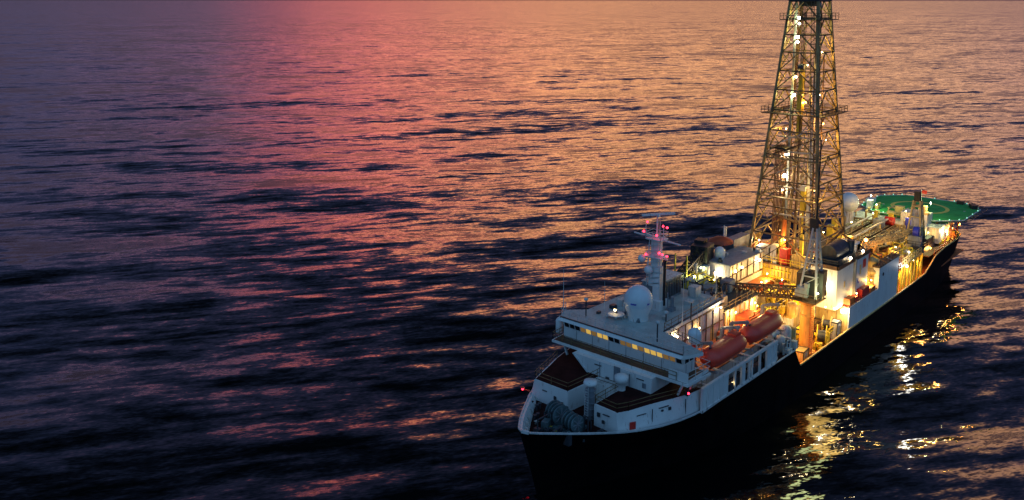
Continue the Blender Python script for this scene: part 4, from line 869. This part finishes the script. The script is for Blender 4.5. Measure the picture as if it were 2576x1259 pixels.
# ================================================================= loose things on deck
def drum(x, y, z_, m, first={}):
    o = MB().lathe((0, 0, 0), [(0, 0), (.3, 0), (.3, .28), (.32, .3), (.3, .33), (.3, .58), (.32, .6), (.3, .63), (.3, .88), (0, .88)], 14).build('oil_drum', m); o.location = (x, y, z_); return o
def reel(x, y, z_, r, w, m, label, rz=0):
    e = empty('cable_reel', (x, y, z_+r), rz); tag(e, label, 'cable reel')
    f_ = MB()
    for s_ in (-1, 1):
        n_ = 20; pts = [(r*math.cos(2*PI*i/n_), s_*w/2, r*math.sin(2*PI*i/n_)) for i in range(n_)]
        for a, b in zip(pts, pts[1:]+pts[:1]): f_.beam(a, b, .14)
        for i in range(0, n_, 3): f_.beam((0, s_*w/2, 0), pts[i], .11)
    f_.build('reel_flange', m, e); MB().tube((0, -w/2, 0), (0, w/2, 0), r*.55, n=18).build('wound_cable', 'steel', e); MB().beam((-r*.8, -w/2-.2, -r), (r*.3, -w/2-.2, .1), .16).beam((r*.8, w/2+.2, -r), (-r*.3, w/2+.2, .1), .16).build('reel_stand', m, e); return e
reel(12.6, 9.0, 4.1, 1.55, 1.3, 'yellow', 'large yellow cable reel standing on the orange deck behind the lit crane', math.radians(20))
reel(9.2, 8.4, 5.2, 1.2, 1.2, 'cream', 'cream cable reel beside the bright lit wall of the lower house', math.radians(15))
def crate(name, m, x, y, z_, sx, sy, sz, rz, label, cat='crate'):
    e = empty(name, (x, y, z_), rz); tag(e, label, cat)
    MB().bx(-sx/2, sx/2, -sy/2, sy/2, .1, sz).build('crate_body', m, e)
    f_ = MB()
    for a in (-1, 1):
        for b in (-1, 1): f_.bx(a*sx/2-.06, a*sx/2+.06, b*sy/2-.06, b*sy/2+.06, 0, sz+.05)
        f_.bx(-sx/2, sx/2, a*sy/2-.05, a*sy/2+.05, sz-.1, sz+.06); f_.bx(a*sx/2-.05, a*sx/2+.05, -sy/2, sy/2, sz-.1, sz+.055)
    f_.build('crate_frame', 'steel', e); MB().bx(-sx*.2, sx*.2, sy/2+.01, sy/2+.05, sz*.3, sz*.8).build('crate_door', 'grey', e)
    return e
C = [('equipment_skid', 'cream', 19.9, 9.0, 4.1, 2.2, 1.4, 1.6, .1, 'cream skid box on the orange deck forward of the crane pedestal'),
 ('equipment_skid', 'yellow', 13.4, 6.2, 4.1, 2.0, 1.6, 2.3, 0, 'yellow skid box aft of the crane pedestal'),
 ('equipment_skid', 'white2', 8.4, 9.4, 4.1, 1.6, 1.2, 2.8, 0, 'white skid box against the lit end wall of the lower house'),
 ('tool_crate', 'orange', 21.6, .2, 8.95, 1.8, 1.4, 1.3, .2, 'orange tool crate on the roof forward of the small cream house'),
 ('tool_crate', 'yellow', 15.4, -1.6, 8.95, 2.2, 1.6, 1.6, .1, 'yellow tool crate on the block roof in front of the derrick'),
 ('tool_crate', 'yellow', 12.6, .6, 8.95, 1.6, 1.6, 2.0, -.1, 'tall yellow tool crate in front of the corrugated wind wall'),
 ('tool_crate', 'redp', 8.2, .4, 8.95, 1.0, .8, 2.4, 0, 'narrow red locker at the foot of the wind wall'),
 ('tool_crate', 'cream', 9.6, -.9, 8.95, 1.8, 1.0, 1.4, .15, 'cream tool crate beside the narrow red locker'),
 ('tool_crate', 'steel', -10, 6.8, 8.65, 1.8, 1.4, 1.3, .1, 'dark tool crate on the lower house roof beside the cream tower'),
 ('tool_crate', 'grey', 36.6, 5.0, 10.55, 1.4, 1.0, 1.0, .0, 'grey locker on the boat deck behind the lifeboats'),
 ('tool_crate', 'redp', 47.6, 5.0, 10.55, 1.2, .9, 1.1, .1, 'red locker on the boat deck just behind the bridge'),
 ('tool_crate', 'cream', -25, 7.0, 9.35, 2.0, 1.5, 1.5, .1, 'cream tool crate on the deck forward of the aft crane'),
 ('tool_crate', 'orange', -20.5, 5.6, 9.35, 1.4, 1.2, 1.1, .3, 'orange tool crate on the deck near the orange flood lamp')]
for c_ in C: crate(*c_)
d0 = drum(20.6, 6.4, 4.1, 'redp'); tag(d0, 'steel drum standing on the lit orange deck by the crane', 'drum', 'steel drums by the crane pedestal')
for x, y in ((20.6, 7.1), (21.3, 6.6), (21.3, 7.3), (10.8, 6.0), (11.5, 5.8), (11.2, 6.6)):
    c_ = d0.copy(); COL.objects.link(c_); c_.location = (x, y, 4.1)
    if x < 15: c_['group'] = 'steel drums aft of the yellow skid box'; c_['label'] = 'steel drum standing on the orange deck behind the yellow skid box'
# life raft canisters
for i, (x, y, z_) in enumerate(((49.0, 9.5, 10.9), (30.0, 9.6, 10.9), (29.0, 9.6, 10.9))):
    o = MB().tube((-.65, 0, .4), (.65, 0, .4), .36, n=16).bx(-.5, -.4, -.35, .35, 0, .5).bx(.4, .5, -.35, .35, 0, .5).build('life_raft_canister', 'white'); o.location = (x, y-.6, 10.55 if i else 10.0+.55)
    tag(o, ['white life raft canister under the bridge wing', 'white life raft canister at the after end of the gallery, forward one', 'white life raft canister at the after end of the gallery, after one'][i], 'life raft')
# pipes, valves and fittings running over the lit decks
def pipework(name, m, x0, x1, y0, y1, z_, n_, seed, r=(.06, .16), parent=None):
    rg = random.Random(seed); mb = MB()
    for i in range(n_):
        x, y = rg.uniform(x0, x1), rg.uniform(y0, y1); rr = rg.uniform(*r); hh = rg.uniform(.3, 2.2); ln = rg.uniform(1, 4)
        a = Vector((x, y, z_)); b = a+Vector((0, 0, hh)); d = Vector((ln, 0, 0)) if rg.random() < .6 else Vector((0, ln*.7, 0)); c_ = b+d
        c_.x = min(max(c_.x, x0), x1); c_.y = min(max(c_.y, y0), y1)
        mb.tube(a, b, rr, n=7); mb.tube(b, c_, rr, n=7); mb.tube(c_, (c_.x, c_.y, z_), rr, n=7)
        if rg.random() < .6: mb.tube(b-Vector((0, 0, .2)), b+Vector((0, 0, .05)), rr*2.2, n=9)
        if rg.random() < .4: mb.bc(c_.x, c_.y, z_, .5+rg.random()*.6, .4+rg.random()*.5, .4+rg.random()*.9)
    return P(name, m, mb, parent)
pipework('deck_piping', 'yellow', 7, 23, 1.0, 4.0, 8.95, 34, 1); pipework('deck_piping', 'cream', 7, 23, -4, 3.8, 8.95, 26, 2); pipework('deck_piping', 'brown', 7, 23, -5, 3.8, 8.95, 34, 3)
pipework('deck_piping', 'brown', 6.5, 23, 4.6, 7.2, 4.1, 34, 4); pipework('deck_piping', 'yellow', 7, 15, 7.6, 9.9, 4.1, 16, 5); pipework('deck_piping', 'orange', -5.5, 5.6, -6.5, 4.4, 13.25, 16, 6)
pipework('deck_piping', 'white2', -5.5, 5.6, -6.5, 4.4, 13.25, 14, 7, (.06, .2)); pipework('deck_piping', 'cream', -44, -8, 1.2, 4.1, 9.75, 60, 8); pipework('deck_piping', 'yellow', -33, -17.5, 5.2, 9.4, 9.35, 22, 9)
pipework('deck_piping', 'brown', -44, -8, -8, -6.6, 9.75, 20, 10); pipework('deck_piping', 'yellow', 23, 30, -6, -2, 13.55, 16, 11); pipework('deck_piping', 'cream', -16, 5, 5.5, 9, 8.65, 20, 12); pipework('deck_piping', 'steel', 24, 33, -6, 2.6, 13.55, 16, 13)
pipework('deck_piping', 'orange', 25, 36, 3.6, 6.0, 10.55, 10, 14); pipework('deck_piping', 'steel', 26, 44, 8.6, 10.0, 7.9, 12, 15); pipework('deck_piping', 'white2', 24.6, 31, 8.4, 10.2, 7.9, 14, 16, (.05, .12)); pipework('deck_piping', 'yellow', -56, -45, 7.4, 9.3, 7.2, 12, 17)
pipework('deck_piping', 'steel', 63.0, 68.5, -2.5, 3.2, 7.9, 14, 18, (.05, .1)); pipework('deck_piping', 'cream', -56, -44, -8, 3, 10.9, 14, 19)

rg = random.Random(3); fit = MB()
for (x0, x1, y0, y1, z_, n_, hmx) in ((34.5, 50, -7.6, 2.6, RZ, 14, .5), (6.5, 17.5, -7.9, -4.4, 15.25, 8, .5), (-4, 8, 4.9, 9, 15.3, 8, .6), (-16, -7, 9.6, 10.3, 12.1, 4, .4), (23, 33, -6, 2.5, 13.55, 16, .9), (-36, -18, 5.2, 9.5, 9.35, 22, 1.2), (-45, -8, 1.5, 4.1, 9.75, 26, 1.3), (-57, -46, -8, 6, 10.9, 22, 1.1), (7, 23.5, -7.8, 3.8, 8.95, 40, 1.4), (-6, 6, -6.5, 4.5, 13.25, 26, 1.8), (-11, 6, -9.8, -5.4, 11.5, 16, 1.2), (63, 70, -2.5, 2.8, 7.9, 12, .5)):
    for i in range(n_):
        x, y = rg.uniform(x0, x1), rg.uniform(y0, y1); hh = rg.uniform(.2, hmx); k = MB()
        if rg.random() < .5: k.bc(x, y, z_, rg.uniform(.25, .9), rg.uniform(.25, .8), hh, rg.uniform(-.2, .2))
        else: k.lathe((x, y, z_), [(0, 0), (rg.uniform(.12, .35), .02), (rg.uniform(.12, .3), hh), (.3, hh+.05), (0, hh+.15)], 10)
        P('deck_fitting', rg.choice(['grey', 'white2', 'cream', 'steel', 'brown', 'yellow'] if z_ < 15 else ['grey', 'white2', 'steel']), k)
sm_ = MB()
for x in (52.9, 51.6): sm_.bx(x, x+.04, 9.04, 9.07, wz0, 14.1)
for y in (-7, -4.4, -1.8, .8, 3.4, 6): sm_.bx(53.17+.3*(y+9.1)/18.1, 53.2+.3*(y+9.1)/18.1, y, y+.05, wz0+.02, 14.1)
P('plate_seam', 'grey', sm_, bh)
pp = MB().tube((55.97, 3.2, ZP), (55.97, 3.2, 12.2), .05, n=6).tube((55.97, -1.2, ZP), (55.97, -1.2, 12.4), .05, n=6).bx(55.9, 55.98, 5.0, 5.5, 11.0, 11.6).bx(55.9, 56.0, 2.3, 2.7, 11.5, 11.8); P('wall_conduit', 'grey', pp, bh)
# ================================================================= lamps (those seen lit, plus some added for derrick, helideck and water)
def lamp(x, y, z_, pw, kind='y', r=.11, off=(0, 0, 0), rad=.12):
    colr = {'w': (1, .76, .38), 'y': (1, .61, .15), 'o': (1, .40, .08), 'g': (.90, 1, .42), 'n': (1, .95, .85), 'r': (1, .05, .08)}[kind]
    o = P('flood_lamp', {'w': 'lampw', 'y': 'lampy', 'o': 'lampo', 'g': 'lampw', 'n': 'lampw', 'r': 'lampr'}[kind], MB().sph((x, y, z_), r, 10, 8))
    P('lamp_bracket', 'steel', MB().beam((x-.05, y-.05, z_-r-.02), (x-.2, y-.1, z_-.6), .08), o)
    ld_ = bpy.data.lights.new('lamp_light', 'POINT'); lo = bpy.data.objects.new('lamp_light', ld_); COL.objects.link(lo); off = off if any(off) else (r+.25, .12, -.1); lo.location = (x+off[0], y+off[1], z_+off[2]); lo.parent = ship
    ld_.energy = pw*LK; ld_.color = colr; ld_.shadow_soft_size = rad
LK = .88
for a in [
 (46.2, 3.8, 14.1, 220, 'w'), (35.1, 3.8, 15.0, 300, 'w'), (30.5, 3.7, 13.0, 500, 'y'), (40.5, 3.7, 13.6, 120, 'y'), (27, 5.2, 13.4, 500, 'o'), (24.0, 3.4, 12.6, 500, 'y'),
 (17.9, -5.9, 13.7, 220, 'w', .34, (.5, 0, 0)), (16.8, -3.6, 14.2, 110, 'y', .2), (14.6, -3.6, 14.3, 110, 'y', .2), (8.6, -3.6, 14.2, 130, 'w', .22), (26.0, -5.6, 15.2, 300, 'g'), (20.6, -7.6, 14.8, 200, 'g'), (23.6, -3.6, 14.4, 200, 'g'),
 (9.3, 7.6, 12.4, 300, 'w', .45, (.6, 0, 0)), (6.4, 9.7, 8.0, 700, 'w', .35, (.5, .6, 0)), (12.0, 5.0, 10.2, 500, 'y'), (19.0, 4.9, 9.6, 600, 'y'), (14.5, 7.2, 7.2, 500, 'y'), (21.8, 8.6, 7.2, 350, 'o'), (22.5, 4.6, 8.0, 400, 'y'),
 (11.2, 1.6, 12.6, 700, 'y'), (7.6, -2.6, 11.8, 600, 'y'), (14.0, -.5, 12.4, 500, 'y'), (3.7, 9.4, 16.0, 90, 'w', .2), (-1.6, 9.4, 16.0, 90, 'w', .2), (2.0, 10.1, 9.9, 160, 'y'), (-5.4, 9.7, 10.2, 300, 'y'),
 (4.0, -1.5, 17.0, 700, 'y'), (4.4, 3.4, 16.4, 500, 'y'), (-3, -5.5, 16.5, 500, 'y'), (3.6, -6.2, 16, 400, 'w'), (-4.8, 4.2, 16, 400, 'y'),
 (1.0, -2.3, 53.5, 400, 'g', .26), (1.0, -2.2, 52.6, 120, 'w', .2), (1.0, -2.3, 50.4, 400, 'g', .26), (1.0, -2.3, 49.6, 120, 'w', .2), (1.0, -2.3, 43.9, 500, 'y', .2), (1.0, -2.5, 40.9, 500, 'g', .26), (-1, 1.0, 48, 500, 'y', .12), (-1, 1.0, 41, 600, 'y', .12), (0, -4, 35, 600, 'y', .12), (-2, 2, 33.5, 600, 'y', .12), (3, 3, 26, 500, 'y', .12), (-3, -3, 20, 700, 'y', .12), (1.0, -.4, 39.9, 350, 'o', .22), (1.0, 2.6, 36.6, 350, 'o', .22),  # small yellow inner lamps are added to turn the lattice golden
 (1.6, -3.1, 30.8, 500, 'w', .25), (1.6, -3.2, 27.3, 600, 'w', .33), (1.6, -3.4, 24.8, 350, 'w', .2), (-1, 1.2, 28, 500, 'y'), (-1, 1, 21, 600, 'y'), (2, 0, 46, 300, 'y'), 
 (-21, 3.0, 12.6, 700, 'o', .34), (-12, 3.0, 13.6, 500, 'y'), (-16, -3, 14.0, 600, 'y'), (-27, -2, 14.0, 700, 'y'), (-37, -1.5, 14.0, 700, 'y'), (-44, 2.6, 13.8, 500, 'y'), (-43.3, 4.4, 13.4, 200, 'w', .22), (-46, -4, 13.8, 400, 'g'),
 (-20, 8.4, 7.6, 350, 'y'), (-25, 8.4, 7.8, 350, 'w', .2), (-31, 8.6, 7.6, 350, 'y'), (-22, 8, 12, 350, 'y'), (-29.5, 5.2, 12, 350, 'y'), (-12, 7.4, 11.4, 400, 'y'),
 (-36.5, 9.7, 9.2, 120, 'o', .2), (-58, 9.2, 9.5, 350, 'o', .25), (-49, 9.2, 9.8, 400, 'w', .22), (-53, 9.2, 9.6, 300, 'y'), (-44.5, 7, 10, 300, 'y'), (-60, 4, 9, 300, 'o'), (-47.6, 6.2, 15.4, 900, 'g', .14), (-50.5, -6.8, 14.6, 700, 'g', .14),  # last two are added above the stern to brighten the helideck
 (15.6, 10.5, 11.4, 1300, 'y', .12, (.2, .5, 0), 1.8), (19.0, 10.6, 14.4, 1100, 'g', .12, (.2, .5, 0), 1.8), (10.5, 9.9, 9.6, 800, 'y', .16, (.2, .5, 0), 1.2), (-22.5, 10.2, 11.4, 330, 'n', .14, (.0, .5, 0), .9), (-21.5, 10.3, 9.0, 500, 'n', .2, (.2, .5, 0), .4), (-34.5, 10.4, 9.6, 900, 'o', .16, (.2, .5, 0), .5),  # unseen outboard lamps, placed to give the reflections on the water
]: lamp(*a)
